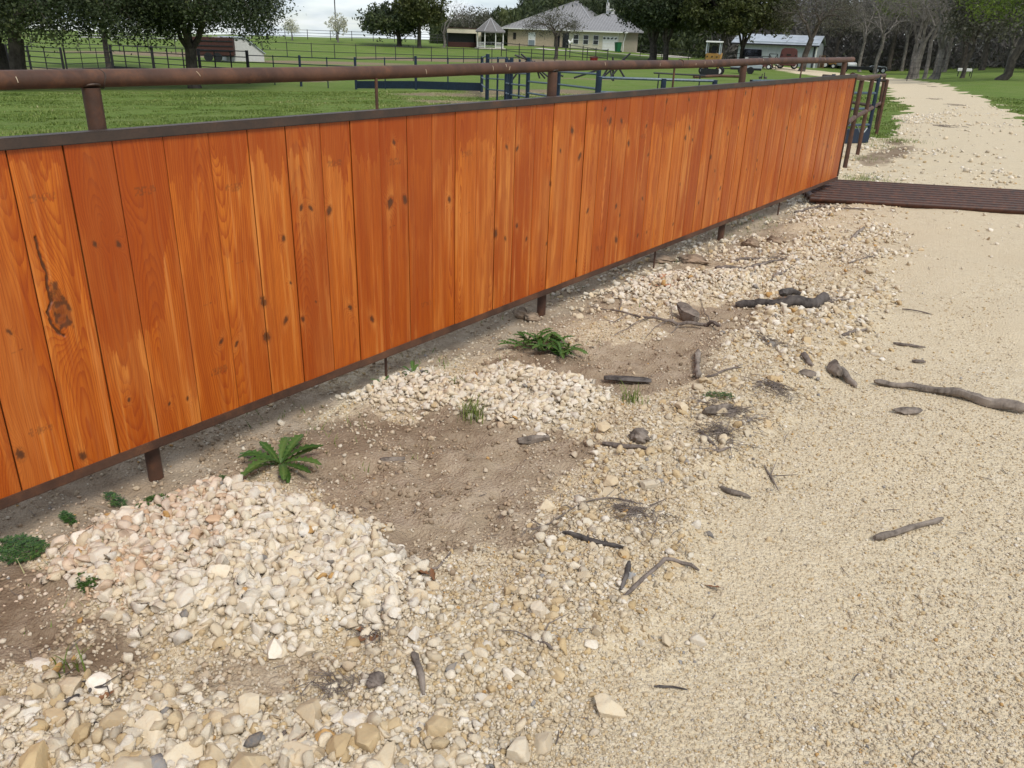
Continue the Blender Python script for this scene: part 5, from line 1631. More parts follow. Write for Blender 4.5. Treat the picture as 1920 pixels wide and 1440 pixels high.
# group beside the far shed
tree_px('oak_tree', 'broad low oak at the outer edge of the far grove', 748, 128, 694, 790, 14, 70, 7, fork_y=68, trunk_px=8, leafmat=LEAF_OAK, ntar=170, per=64, sig=.6, size=.22, tone=.5)
tree_px('oak_tree', 'tall dark oak in the middle of the far grove', 787, 126, 742, 830, -22, 58, 8, fork_y=58, trunk_px=7, leafmat=LEAF_OLIVE, ntar=190, per=56, sig=.6, size=.2, tone=.58)
tree_px('bare_tree', 'bare grey tree in the far grove beside the open shed', 832, 130, 808, 892, -8, 66, 9, fork_y=66, trunk_px=4.5, bark=BARK_GREY, ntar=230, twig=4)
tree_px('oak_tree', 'rounded dull oak behind the open shed', 880, 150, 845, 925, 20, 72, 10, trunk_px=6, leafmat=LEAF_DULL, bark=BARK_GREY, ntar=150, per=26, sig=.8, size=.2, twig=1)
tree_px('oak_tree', 'low round oak seen beyond the gazebo roof', 946, 170, 926, 968, 38, 62, 11, trunk_px=4, leafmat=LEAF_OAK, ntar=70, per=36, sig=.7, size=.22)
# trees around the house
tree_px('oak_tree', 'dark evergreen behind the end of the house roof', 1003, 168, 976, 1046, -20, 60, 12, trunk_px=5, leafmat=LEAF_OAK, ntar=130, per=56, sig=.8, size=.30, tone=.4)
tree_px('oak_tree', 'tall dark oak rising behind the house roof ridge', 1070, 170, 1012, 1128, -50, 50, 13, trunk_px=6, leafmat=LEAF_OAK, ntar=170, per=60, sig=.9, size=.32, tone=.42)
tree_px('oak_tree', 'dark oak behind the house chimney', 1140, 168, 1092, 1200, -40, 55, 14, trunk_px=6, leafmat=LEAF_OLIVE, ntar=170, per=60, sig=.9, size=.32, tone=.35)
tree_px('small_tree', 'half bare small tree on the lawn before the house', 1041, 108, 985, 1086, 22, 78, 15, fork_y=70, trunk_px=6, leafmat=LEAF_DULL, bark=BARK, ntar=230, per=14, sig=.32, size=.10, twig=2, tone=.5)
tree_px('oak_tree', 'big dark live oak with several trunks beside the house', 1222, 118, 1160, 1300, -60, 76, 16, fork_y=84, trunk_px=13, leafmat=LEAF_OAK, ntar=300, per=80, sig=.6, size=.21, nlimb=4, tone=.42)
tree_px('oak_tree', 'live oak with a slanting trunk next to the big one beside the house', 1246, 116, 1195, 1310, -45, 74, 17, fork_y=84, trunk_px=10, leafmat=LEAF_OAK, ntar=200, per=76, sig=.6, size=.21, nlimb=3, tone=.5)
tree_px('oak_tree', 'olive green oak behind the yellow machine', 1352, 112, 1278, 1400, -55, 84, 18, fork_y=86, trunk_px=8, leafmat=LEAF_OLIVE, ntar=280, per=80, sig=.55, size=.20, nlimb=4, tone=.5)
tree_px('oak_tree', 'dark olive oak shading the end of the metal shed', 1388, 118, 1320, 1462, -60, 78, 19, fork_y=92, trunk_px=9, leafmat=LEAF_OLIVE, ntar=280, per=80, sig=.6, size=.21, nlimb=4, tone=.5)
tree_px('bare_tree', 'gnarled oak with bare upper branches leaning in front of the metal shed', 1502, 112, 1440, 1588, -30, 78, 20, fork_y=72, trunk_px=10, bark=BARK, leafmat=LEAF_DULL, ntar=330, per=9, sig=.5, size=.11, twig=3, lean=(.55, .2), tone=.55)

# woods to the right of the drive
BW = []
for k in range(5):
    BW.append((k, 40 + k))
WOODS = [
    # px, dist, x0, x1, ytop, ybot, trunk, kind, label
    (1560, 150, 1520, 1620, -10, 80, 6, 'dull', 'dull grey oak behind the white pickup'),
    (1612, 140, 1570, 1660, -20, 84, 7, 'bare', 'bare dark tree standing over the flatbed trailer'),
    (1640, 128, 1590, 1690, -30, 90, 8, 'bare', 'bare tree with crossing branches behind the trailer wheels'),
    (1665, 150, 1625, 1730, -70, 60, 7, 'spring', 'tall tree with fresh yellow green leaves rising above the bare woods'),
    (1690, 150, 1640, 1760, -60, 75, 7, 'bare', 'tall bare tree deep in the woods above the trailer tongue'),
    (1702, 88, 1640, 1760, -90, 92, 9, 'bare', 'dark bare tree at the near end of the row of trunks'),
    (1712, 87, 1650, 1790, -110, 88, 10, 'bare', 'second dark trunk of the roadside row with bare crown'),
    (1720, 89, 1690, 1800, -100, 90, 8, 'bare', 'dark trunk set slightly behind the second roadside trunk'),
    (1732, 84, 1670, 1800, -120, 84, 8, 'bare', 'slim dark trunk in the middle of the roadside row'),
    (1743, 83, 1700, 1830, -110, 88, 9, 'bare', 'leaning dark trunk next to the pale mossy tree'),
    (1754, 80, 1690, 1835, -140, 84, 8, 'grey', 'pale mossy bare tree with upswept branches by the drive'),
    (1770, 125, 1700, 1850, -60, 92, 8, 'bare', 'bare tree in the second row behind the mossy one'),
    (1803, 78, 1760, 1860, -60, 96, 6, 'dull', 'short leaning trunk with sparse crown alone on the grass'),
    (1800, 130, 1740, 1870, -80, 88, 8, 'dull', 'dull green tree deep in the woods behind the lone trunk'),
    (1840, 120, 1790, 1910, -70, 90, 8, 'dull', 'dull green tree at the woods edge behind the wire fence'),
    (1872, 68, 1800, 1990, -160, 78, 12, 'spring2', 'leaning tree with bright spring leaves and mid grey trunk on the grass'),
    (1890, 122, 1840, 1960, -70, 92, 8, 'bare', 'bare tree behind the leaning spring tree'),
    (1930, 115, 1860, 2010, -90, 92, 9, 'dull', 'dull tree at the outer end of the woods'),
    (1970, 100, 1900, 2060, -120, 92, 10, 'spring', 'green spring tree at the very end of the woods'),
]
for k, (px, ds, x0, x1, yt, yb, tp, kind, lab) in enumerate(WOODS):
    lean_ = (.35, 0) if px in (1743, 1803) else ((1.0, 0) if px == 1872 else (random.Random(k).uniform(-.2, .3), 0))
    if kind == 'bare':
        tree_px('bare_tree', lab, px, ds, x0, x1, yt, yb, 100 + k, trunk_px=tp * .72, bark=BARK_WOODS, ntar=300, twig=5, lean=lean_, group='trees of the roadside woods', nlimb=3)
    elif kind == 'grey':
        tree_px('bare_tree', lab, px, ds, x0, x1, yt, yb, 100 + k, fork_y=92, trunk_px=tp, bark=BARK_GREY, ntar=220, twig=3, group='trees of the roadside woods', nlimb=3)
    elif kind == 'dull':
        tree_px('dull_tree', lab, px, ds, x0, x1, yt, yb, 100 + k, trunk_px=tp, leafmat=LEAF_DULL, ntar=220, per=20, sig=.6, size=.15, twig=2, lean=lean_, group='trees of the roadside woods', tone=.5)
    elif kind == 'spring':
        tree_px('spring_tree', lab, px, ds, x0, x1, yt, yb, 100 + k, trunk_px=tp, leafmat=LEAF_SPRING, ntar=220, per=44, sig=.55, size=.17, twig=1, group='trees of the roadside woods', tone=.5)
    else:
        tree_px('spring_tree', lab, px, ds, x0, x1, yt, yb, 100 + k, fork_y=70, trunk_px=tp, leafmat=LEAF_SPRING, ntar=260, per=44, sig=.45, size=.11, twig=1, lean=lean_, group='trees of the roadside woods', tone=.35)


def brush():
    """tangled undergrowth and far trees that read as one mass behind the trunks"""
    r = np.random.default_rng(9)
    n = 150000
    bd = r.uniform(-42, 8, n); b = np.radians(bd); d = r.uniform(150, 200, n) - 30 * sstep(-12, -2, bd)
    x, y = d * np.sin(b), d * np.cos(b)
    hmax = 8.5 + 6 * fbm(bd * .55, d * .05, 5, 3) + 2.5 * sstep(-14, -4, bd) - 3.5 * sstep(-17, -21, bd) + 2 * sstep(-22, -27, bd) - 6 * sstep(-34, -39, bd)
    z = far_z(x, y) + r.random(n) ** 1.15 * hmax
    c = np.stack([x, y, z], -1); nrm = r.normal(0, 1, (n, 3)); a = np.cross(nrm, r.normal(0, 1, (n, 3))); a[:, 2] = np.abs(a[:, 2]) + .3; a /= np.linalg.norm(a, axis=1)[:, None]; q = np.cross(nrm, a); q /= np.linalg.norm(q, axis=1)[:, None]
    s = r.uniform(.25, .75, n)[:, None]
    V = np.stack([c - a * s, c + q * s * .2, c + a * s, c - q * s * .28], 1)
    lv = np.clip(.25 + .9 * (fbm(bd * 1.1, z * .25, 15, 3) - .5) + r.normal(0, .13, n), 0, 1)
    for nm, sel, mt in (('far_woods', bd > -23.5 + r.normal(0, .8, n), LEAF_WOODS), ('far_evergreens', bd <= -23.5 + r.normal(0, .8, n), LEAF_OAK)):
        Vq = V[sel]
        o = fast_mesh(nm, Vq.reshape(-1, 3), np.arange(len(Vq) * 4).reshape(-1, 4), mt, fl={'lv': np.repeat(np.clip(lv[sel] + (.18 if mt is LEAF_OAK else 0), 0, 1), 4)})
        tag(o, kind='stuff')


brush()

# ------------------------------------------------------------------ buildings
CREAM = simple('cream siding', (.62, .57, .44), (.56, .51, .39), .7, 0, 3)
STONEW = simple('tan stone wall', (.46, .37, .26), (.34, .27, .19), .9, 0, 4)
SHADEW = simple('shaded cream siding', (.30, .27, .20), (.25, .225, .17), .8, 0, 3)  # cream darkened: shade painted onto the side wall and siding lines
ROOF = simple('grey standing seam roof', (.24, .235, .235), (.20, .195, .195), .5, .1, 2)
SEAM = simple('light roof seam', (.36, .355, .355), (.30, .30, .30), .5, .1, 2)
WHITE = simple('white paint', (.74, .73, .70), (.66, .65, .62), .6, 0, 3)
GLASS = simple('dark window glass', (.012, .013, .016), (.02, .022, .026), .12, 0, 2, .6)
GREENP = simple('green plastic', (.008, .11, .04), (.006, .075, .028), .45, 0, 5)
REDP = simple('red paint', (.22, .022, .016), (.15, .016, .012), .5, 0, 5)
METALW = simple('galvanised sheet', (.40, .44, .46), (.33, .37, .39), .45, .3, 2)
METALR = simple('bright metal roof', (.55, .58, .60), (.40, .43, .46), .35, .5, 1.2)
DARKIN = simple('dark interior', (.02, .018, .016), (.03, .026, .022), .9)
BARNRED = simple('rusty red sheet', (.055, .018, .012), (.035, .012, .009), .8)
CONC = simple('concrete', (.55, .50, .43), (.46, .42, .36), .9, 0, 2)


class Frame:
    """local axes of a building: u to the right along its front, v away, z up"""
    def __init__(self, px, dist, turn):
        self.o = gpt(px, dist); b = math.atan2(self.o[0], self.o[1]) + turn
        self.u = np.array([math.cos(b), -math.sin(b), 0.0]); self.v = np.array([math.sin(b), math.cos(b), 0.0]); self.rz = -b

    def p(self, u, v, z):
        return np.array([u, v, z], float)


def hip_roof(name, u0, u1, v0, v1, ze, zr, r0, r1, root, thick=.12, seams=True, rv=None):
    vr = (v0 + v1) / 2 if rv is None else rv
    A_ = [(u0, v0, ze), (u1, v0, ze), (u1, v1, ze), (u0, v1, ze), (r0, vr, zr), (r1, vr, zr)]
    vs = A_ + [(x, y, z - thick) for x, y, z in A_[:4]]
    m = MB(); m.add(vs, [(0, 1, 5, 4), (1, 2, 5), (2, 3, 4, 5), (3, 0, 4), (0, 6, 7, 1), (1, 7, 8, 2), (2, 8, 9, 3), (3, 9, 6, 0), (6, 9, 8, 7)])
    o = m.build(name, ROOF, root)
    if seams:
        s = MB(); n = int((u1 - u0) / .5)
        for k in range(1, n):
            u = u0 + (u1 - u0) * k / n
            if u < r0: t = (u - u0) / max(.01, (r0 - u0))
            elif u > r1: t = (u1 - u) / max(.01, (u1 - r1))
            else: t = 1
            s.beam((u, v0, ze + .02), (u, v0 + (vr - v0) * t, ze + (zr - ze) * t + .02), .06, .06)
        s.beam((u1, v0, ze + .03), (r1, vr, zr + .03), .16, .08); s.beam((u0, v0, ze + .03), (r0, vr, zr + .03), .16, .08); s.beam((r0 - .05, vr, zr + .03), (r1 + .05, vr, zr + .03), .2, .08)
        s.build('roof_seam', SEAM, o)
        g = MB(); g.beam((u0, v0 - .06, ze - .10), (u1, v0 - .06, ze - .10), .10, .18); g.build('gutter', WHITE, o)
    return o


Fh = Frame(1167, 140, .30)
house = empty('ranch_house', Fh.o, Fh.rz, 'cream ranch house with a grey hipped metal roof, garage door and three dark windows', 'house')
m = MB(); m.box((-4.6, 4.0, 1.2), (9.2, 8.0, 3.4)); m.build('garage_wall', CREAM, house)
sd_ = MB()
for k in range(11):
    sd_.box((-4.6, -.012, .15 + k * .25), (9.2, .02, .012))
sd_.build('siding_line', SHADEW, house)
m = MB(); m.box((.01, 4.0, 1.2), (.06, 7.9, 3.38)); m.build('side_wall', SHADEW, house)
m = MB(); m.box((-15.2, 6.6, 1.2), (12.2, 8.2, 3.4)); m.build('stone_wall', STONEW, house)
hip_roof('garage_roof', -9.6, .9, -.7, 8.7, 2.92, 5.45, -5.0, -2.0, house)
hip_roof('main_roof', -22.2, -5.0, 1.9, 14.5, 2.95, 7.4, -11.5, -11.0, house)
m = MB(); m.box((-5.6, 9.6, 5.3), (1.2, 1.0, 2.2)); m.build('chimney', WHITE, house)
gd = MB(); gd.box((-2.15, -.03, 1.08), (2.5, .06, 2.16)); gdo = gd.build('garage_door', WHITE, house)
for k in range(4):
    p4 = MB(); ux = -3.1 + k * .63; sgn = -1 if k < 2 else 1
    p4.prism([(-.24, 1.78), (.0, 1.72), (.24, 1.82 + .16 * (sgn > 0)), (.05, 2.04), (-.24, 1.98 - .1 * (sgn > 0))], (ux, -.085, 0), (1, 0, 0), (0, 0, 1), (0, 1, 0), .02); p4.build('door_light', GLASS, gdo)
pl = MB()
for z in (.54, 1.08, 1.62):
    pl.box((-2.15, -.065, z), (2.5, .012, .02))
pl.build('panel_line', CREAM, gdo)
for u in (-7.95, -6.25, -4.55):
    f = MB(); f.box((u, -.03, 1.55), (.95, .06, 1.45)); fo = f.build('window', WHITE, house)
    g = MB(); g.box((u, -.07, 1.90), (.80, .03, .60)); g.box((u, -.07, 1.21), (.80, .03, .60)); g.build('pane', GLASS, fo)
m = MB(); m.box((-10.6, 2.42, 1.35), (1.2, .1, 2.3)); dd = m.build('front_door', GLASS, house)
m = MB(); m.box((-12.2, 2.42, 1.35), (.9, .1, 2.1)); m.build('porch_window', GLASS, house)
m = MB(); m.box((-16.8, 2.46, 1.35), (1.3, .1, 2.0)); wf = m.build('window', WHITE, house)
m = MB(); m.box((-16.8, 2.40, .75), (1.1, .06, .8)); m.build('pane', simple('grey pane', (.22, .25, .27), (.16, .19, .21), .3), wf)
m = MB(); m.box((-20.0, 2.46, 1.7), (.5, .1, 1.0)); m.build('window', DARKIN, house)
m = MB(); m.tube([(.6, -.65, 2.8), (.35, -.2, 2.3), (.1, -.1, 1.4), (.1, -.1, -.3)], .06, 8); m.build('downspout', WHITE, house, smooth=True)
m = MB(); m.tube([(-.8, -.7, 2.8), (-.8, -.2, 2.5), (-.8, -.06, 2.2), (-.8, -.06, -.3)], .05, 8); m.build('downspout', WHITE, house, smooth=True)

c = gpt(1158, 136); bn = empty('wheelie_bin', c, -.5, 'green wheeled bin beside the garage door of the house', 'bin')
m = MB(); m.add([(-.33, -.33, .08), (.33, -.33, .08), (.33, .33, .08), (-.33, .33, .08), (-.42, -.42, 1.35), (.42, -.42, 1.35), (.42, .42, 1.35), (-.42, .42, 1.35)], [(0, 3, 2, 1), (4, 5, 6, 7), (0, 1, 5, 4), (1, 2, 6, 5), (2, 3, 7, 6), (3, 0, 4, 7)]); m.build('bin_body', GREENP, bn, bevel=.03)
m = MB(); m.box((0, 0, 1.40), (.92, .95, .09)); m.build('lid', GREENP, bn, bevel=.03)
for s in (-.3, .3):
    MB().tube([(s - .04, .4, .13), (s + .04, .4, .13)], .13, 12).build('wheel', BLACKST, bn)
c = gpt(1113, 104); bk = empty('red_tub', c, 0, 'red feed tub standing by the pipe fence before the house', 'tub')
MB().tube([(0, 0, 0), (0, 0, .35), (0, 0, .62)], [.40, .46, .5], 16).build('tub_body', REDP, bk, smooth=True)
MB().tube([(0, 0, .60), (0, 0, .66)], [.53, .53], 16).build('rim', REDP, bk, smooth=True)
c = gpt(1068, 118); wb = empty('yard_ornament', c, 0, 'white and dark ornament on a post by the porch of the house', 'ornament')  # an ornament: white figure on a dark stand
MB().tube([(0, 0, 0), (0, 0, 1.4)], .04, 6).build('stand', PEN, wb); m = MB(); m.tube([(-.35, 0, 1.9), (0, 0, 1.5), (.25, 0, 1.7), (.35, 0, 2.1)], [.05, .2, .16, .05], 8); m.build('figure', WHITE, wb, smooth=True)
MP = gpt(1133, 152); mast = empty('antenna_mast', MP, 0, 'thin antenna mast standing behind the house roof', 'mast')
MB().tube([(0, 0, 0), (0, 0, 12.5)], .08, 6).build('pole', METALW, mast); MB().beam((-1.3, 0, 10.6), (.4, 0, 10.9), .08, .08).build('antenna_arm', METALW, mast); MB().box((.1, 0, 6.9), (.45, .3, .9)).build('mast_box', WHITE, mast)
MP = gpt(631, 150); mast = empty('radio_mast', MP, 0, 'tall grey pole on the skyline behind the larger pear tree', 'mast')
MB().tube([(0, 0, -1), (0, 0, 12)], .09, 6).build('pole', PEN, mast); MB().beam((.05, 0, 8.1), (.5, 0, 8.1), .05, .05).build('bracket', PEN, mast)

# concrete drive by the garage, and the pale path to the house
def strip(name, pts, wpx, mat, lift=.05):
    m = MB(); P = []
    for (a, b, w) in pts:
        g1 = ground_at(a - w / 2, b); g2 = ground_at(a + w / 2, b); P.append((g1 + [0, 0, lift], g2 + [0, 0, lift]))
    vs = [q for pr in P for q in pr]; m.add(vs, [(2 * i, 2 * i + 1, 2 * i + 3, 2 * i + 2) for i in range(len(P) - 1)])
    return tag(m.build(name, mat), kind='structure')


def patch(name, pts, mat, lift=.06):
    P = [ground_at(a, b) + [0, 0, lift] for a, b in pts]; m = MB(); m.add(P, [tuple(range(len(P)))]); return tag(m.build(name, mat), kind='structure')


patch('driveway', [(1000, 91.5), (1060, 89), (1140, 89.5), (1160, 95), (1215, 101), (1300, 107.5), (1290, 110), (1200, 105), (1120, 98.5), (1040, 95)], CONC)
DRIVEG = simple('pale crushed stone', (.58, .50, .37), (.48, .40, .29), .95, 0, 1.5)

# open shed and gazebo
Fs = Frame(893, 132, -.1); sh = empty('open_shed', Fs.o, Fs.rz, 'open fronted shed with a cream fascia and dark red boards in the far grove', 'shed')
m = MB(); m.box((-2.15, 2.6, 1.2), (4.3, .1, 2.6)); m.build('back_wall', simple('grey boards', (.16, .17, .16), (.11, .12, .11), .9), sh)
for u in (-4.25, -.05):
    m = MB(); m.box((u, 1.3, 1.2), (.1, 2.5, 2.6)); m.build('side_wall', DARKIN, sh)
m = MB(); m.box((-2.15, -.02, 2.25), (4.5, .1, .62)); m.build('fascia', CREAM, sh)
m = MB(); m.box((-2.15, 1.3, 2.62), (4.6, 2.9, .1)); m.build('roof', BARNRED, sh)
m = MB(); m.box((-2.15, .02, .32), (4.2, .08, .75)); m.build('lower_board', BARNRED, sh)
m = MB(); m.box((.35, .4, 1.0), (.75, .5, 2.3)); m.build('side_board', CREAM, sh)

Fg = Frame(919, 130, 0); gz_ = empty('gazebo', Fg.o, Fg.rz, 'white posted gazebo with a grey pointed shingle roof', 'gazebo')
R_ = 2.35; m = MB(); ring = [(R_ * math.cos(a), R_ * math.sin(a), 2.35) for a in np.linspace(0, 2 * math.pi, 9)[:-1] + .39]
m.add(ring + [(0, 0, 4.15)] + [(x, y, 2.2) for x, y, z in ring], [(i, (i + 1) % 8, 8) for i in range(8)] + [(i, 9 + i, 9 + (i + 1) % 8, (i + 1) % 8) for i in range(8)] + [tuple(range(16, 8, -1))]); rf = m.build('roof', simple('grey shingle', (.18, .17, .165), (.12, .115, .11), .9, 0, 5), gz_)
s = MB()
for x, y, z in ring: s.beam((x, y, z + .04), (0, 0, 4.19), .10, .06)
s.build('hip_ridge', SEAM, rf)
for k in range(8):
    a = .39 + k * math.pi / 4; MB().tube([(2.05 * math.cos(a), 2.05 * math.sin(a), -.2), (2.05 * math.cos(a), 2.05 * math.sin(a), 2.25)], .07, 6).build('post', WHITE, gz_)
    b2 = a + math.pi / 4
    if k not in (5,):
        m = MB()
        for z in (.85, .25): m.beam((2.05 * math.cos(a), 2.05 * math.sin(a), z), (2.05 * math.cos(b2), 2.05 * math.sin(b2), z), .05, .07)
        for t in np.linspace(.1, .9, 7):
            x = 2.05 * (math.cos(a) * (1 - t) + math.cos(b2) * t); y = 2.05 * (math.sin(a) * (1 - t) + math.sin(b2) * t); m.beam((x, y, .25), (x, y, .85), .035, .035)
        m.build('railing', WHITE, gz_)
MB().tube([(0, 0, -.1), (0, 0, .12)], 2.3, 8).build('deck', CONC, gz_)

# white gabled shed and rusty trailer behind the forked oak
Fb = Frame(496, 84, -.2); sb = empty('white_shed', Fb.o, Fb.rz, 'white sheet metal shed with a sloping roof line behind the forked oak', 'shed')
m = MB(); m.prism([(-3.3, -.3), (0, -.3), (0, .75), (-1.6, 2.0), (-3.3, 2.0)], (0, 0, 0), (1, 0, 0), (0, 0, 1), (0, 1, 0), 3.0); m.build('wall', simple('off white sheet', (.50, .50, .48), (.42, .42, .40), .6), sb)
m = MB(); m.beam((.15, 1.5, .68), (-1.62, 1.5, 2.06), 3.3, .06); m.beam((-1.6, 1.5, 2.05), (-3.5, 1.5, 2.05), 3.3, .06); m.build('roof', METALW, sb)
Ft = Frame(440, 82, .1); st_ = empty('stock_trailer', Ft.o, Ft.rz, 'rusty dark red stock trailer parked beside the white shed', 'trailer')
m = MB(); m.box((-1.9, 1.0, 1.25), (3.8, 1.9, 1.5)); m.build('trailer_box', BARNRED, st_, bevel=.05)
for z in (.9, 1.3, 1.7):
    MB().box((-1.9, .03, z), (3.7, .04, .10)).build('slat_rail', BLACKST, st_)
for u in (-2.2, -1.4):
    MB().tube([(u, -.02, .38), (u, .22, .38)], .38, 14).build('wheel', BLACKST, st_)

# metal shed
Fm = Frame(1526, 140, .12); ms = empty('metal_shed', Fm.o, Fm.rz, 'grey galvanised metal shed with a bright low roof among the trees', 'shed')
m = MB(); m.box((-5.9, 4, 1.55), (11.8, 8, 3.9)); m.build('wall', METALW, ms)
rb_ = MB()
for k in range(30):
    rb_.box((-11.6 + k * .41, -.02, 1.4), (.05, .04, 3.85))
rb_.build('wall_rib', simple('sheet rib', (.34, .38, .40), (.30, .34, .36), .5, .3), ms)
m = MB(); m.prism([(-.5, 3.2), (4, 4.55), (8.5, 3.2), (8.5, 3.12), (4, 4.47), (-.5, 3.12)], (.3, 0, 0), (0, 1, 0), (0, 0, 1), (-1, 0, 0), 13.2); m.build('roof', METALR, ms)
m = MB(); m.beam((-12.9, -.52, 3.08), (.3, -.52, 3.08), .06, .22); m.build('eave_trim', PEN, ms)
m = MB(); m.box((-.02, -.03, 1.4), (.16, .08, 3.5)); m.build('corner_trim', WHITE, ms); MB().box((-.35, -.03, 1.4), (.22, .08, 3.5)).build('corner_trim', PEN, ms)


# ------------------------------------------------------------------ vehicles and yard things
def wheel(root, x, y, r, w=.22, rim=WHITE, name='wheel'):
    t = MB(); t.tube([(x, y - w / 2, r), (x, y + w / 2, r)], r, 18); o = t.build(name, BLACKST, root, smooth=True)
    h = MB(); h.tube([(x, y - w / 2 - .012, r), (x, y - w / 2 + .01, r)], r * .58, 14); h.build('rim', rim, o, smooth=True); return o


def pickup(px, dist, turn, paint, label, glass=GLASS):
    f = Frame(px, dist, turn); r = empty('pickup_truck', f.o, f.rz, label, 'truck')
    m = MB(); m.prism([(-2.6, .45), (2.6, .45), (2.65, .8), (2.5, 1.05), (1.2, 1.12), (.55, 1.72), (-.75, 1.75), (-.95, 1.12), (-2.65, 1.1)], (0, -.92, 0), (1, 0, 0), (0, 0, 1), (0, 1, 0), 1.84); m.build('body', paint, r, bevel=.05)
    m = MB(); m.prism([(.98, 1.15), (.5, 1.62), (-.62, 1.65), (-.72, 1.15)], (0, -.94, 0), (1, 0, 0), (0, 0, 1), (0, 1, 0), 1.88); m.build('side_window', glass, r)
    m = MB(); m.add([(1.17, -.8, 1.16), (1.17, .8, 1.16), (.60, .72, 1.70), (.60, -.72, 1.70)], [(0, 1, 2, 3)]); m.build('windscreen', glass, r)
    m = MB(); m.box((2.64, 0, .55), (.12, 1.8, .22)); m.build('bumper', METALW, r, bevel=.02)
    for s in (-.68, .68):
        m = MB(); m.box((2.62, s, .85), (.08, .34, .2)); m.build('headlight', WHITE, r)
    for x in (-1.65, 1.65):
        for y in (-.86, .86):
            wheel(r, x, y, .38)
    return r


BLACKP = simple('black car paint', (.012, .013, .016), (.02, .021, .024), .3, .1)
REDCAB = simple('faded maroon paint', (.14, .05, .045), (.10, .04, .035), .7, 0, 3)
WHITEP = simple('white car paint', (.68, .70, .72), (.60, .62, .64), .3)
YELLOW = simple('machine yellow', (.30, .165, .035), (.2, .11, .025), .55, 0, 3)
pickup(1575, 150, .85, WHITEP, 'white pickup truck parked under the bare trees past the metal shed')
bp = pickup(1407, 118, 1.5, BLACKP, 'black pickup truck facing out in front of the metal shed'); bp.scale = (1.2, 1.2, 1.25)
f = Frame(1475, 118, 0); cab = empty('old_truck_cab', f.o, f.rz, 'faded maroon old truck cab seen from behind near the metal shed', 'truck')
m = MB(); m.prism([(-.82, .2), (.82, .2), (.86, 1.0), (.78, 1.55), (.6, 1.78), (-.6, 1.78), (-.78, 1.55), (-.86, 1.0)], (0, 0, .1), (1, 0, 0), (0, 0, 1), (0, 1, 0), 1.5); m.build('cab_body', REDCAB, cab, bevel=.08)
m = MB(); m.box((0, -.02, 1.28), (.42, .04, .14)); m.build('rear_window', GLASS, cab)
for s in (-.66, .66): MB().box((s, -.02, 1.25), (.12, .04, .12)).build('tail_light', BLACKST, cab)
for s in (-.7, .7): wheel(cab, s * .98, .5, .36)
cab.scale = (1.28, 1.28, 1.34)
f = Frame(1437, 112, 0); tub = empty('steel_frame_stand', f.o, f.rz, 'black square steel frame with crossed braces by the maroon cab', 'frame')
m = MB()
for a, b in (((.1, 0, 0), (.1, 0, 1.75)), ((1.1, 0, 0), (1.1, 0, 1.75)), ((.1, 0, 1.75), (1.1, 0, 1.75)), ((.1, 0, .3), (1.1, 0, 1.7)), ((1.1, 0, .3), (.1, 0, 1.7)), ((.1, 0, .25), (1.1, 0, .25))): m.beam(a, b, .08, .08)
m.build('frame_bars', BLACKST, tub); 
f = Frame(1432, 110, .2); jp = empty('utility_buggy', f.o, f.rz, 'open brown buggy with a dark roll frame left of the crossed frame', 'buggy')
m = MB(); m.box((0, .6, .5), (1.5, 1.2, .45)); m.build('buggy_body', REDCAB, jp, bevel=.06)
m = MB()
for x in (-.6, .5):
    for y in (.1, 1.1): m.beam((x, y, .7), (x * .9, y, 1.45), .06, .06)
for y in (.1, 1.1): m.beam((-.54, y, 1.45), (.45, y, 1.45), .06, .06)
m.beam((-.54, .1, 1.45), (-.54, 1.1, 1.45), .06, .06); m.beam((.45, .1, 1.45), (.45, 1.1, 1.45), .06, .06); m.build('roll_frame', BLACKST, jp)
for x in (-.55, .55):
    for y in (.05, 1.15): wheel(jp, x, y, .3, .2)
m = MB(); m.tube([(.7, 0, .5), (.75, 0, 1.0), (.95, 0, .95), (1.6, 0, .55)], .05, 6); 
o = m.build('drawbar', WHITE, jp, smooth=True)

# yellow machine with a roll cage
f = Frame(1331, 76, .1); ym = empty('skid_loader', f.o, f.rz, 'yellow loader with an open grey roll cage parked on the grass', 'loader')
m = MB(); m.box((0, .9, 1.22), (1.15, 1.9, 1.05)); m.build('loader_body', YELLOW, ym, bevel=.07)
m = MB()
for x in (-.55, .55):
    for y in (.1, 1.5): m.beam((x, y, 1.7), (x, y, 2.62), .08, .08)
m.build('cage_post', METALW, ym); MB().box((0, .8, 2.66), (1.32, 1.7, .12)).build('cage_roof', WHITE, ym, bevel=.02)
m = MB(); m.box((0, .9, 1.85), (.45, .45, .3)); m.box((0, 1.1, 2.1), (.42, .12, .5)); m.build('seat', BLACKST, ym, bevel=.05)
for s in (-.62, .62):
    m = MB(); m.beam((s, -.2, .6), (s, 1.8, 1.7), .12, .18); m.build('lift_arm', YELLOW, ym)
    for y in (.35, 1.45): wheel(ym, s * 1.1, y, .36, .26)
m = MB(); m.box((0, -.55, .3), (1.5, .5, .5)); m.build('bucket', BLACKST, ym, bevel=.04)
for s in (-.4, 0, .4): MB().box((s, -.06, 1.5), (.10, .05, .10)).build('work_light', BLACKST, ym)

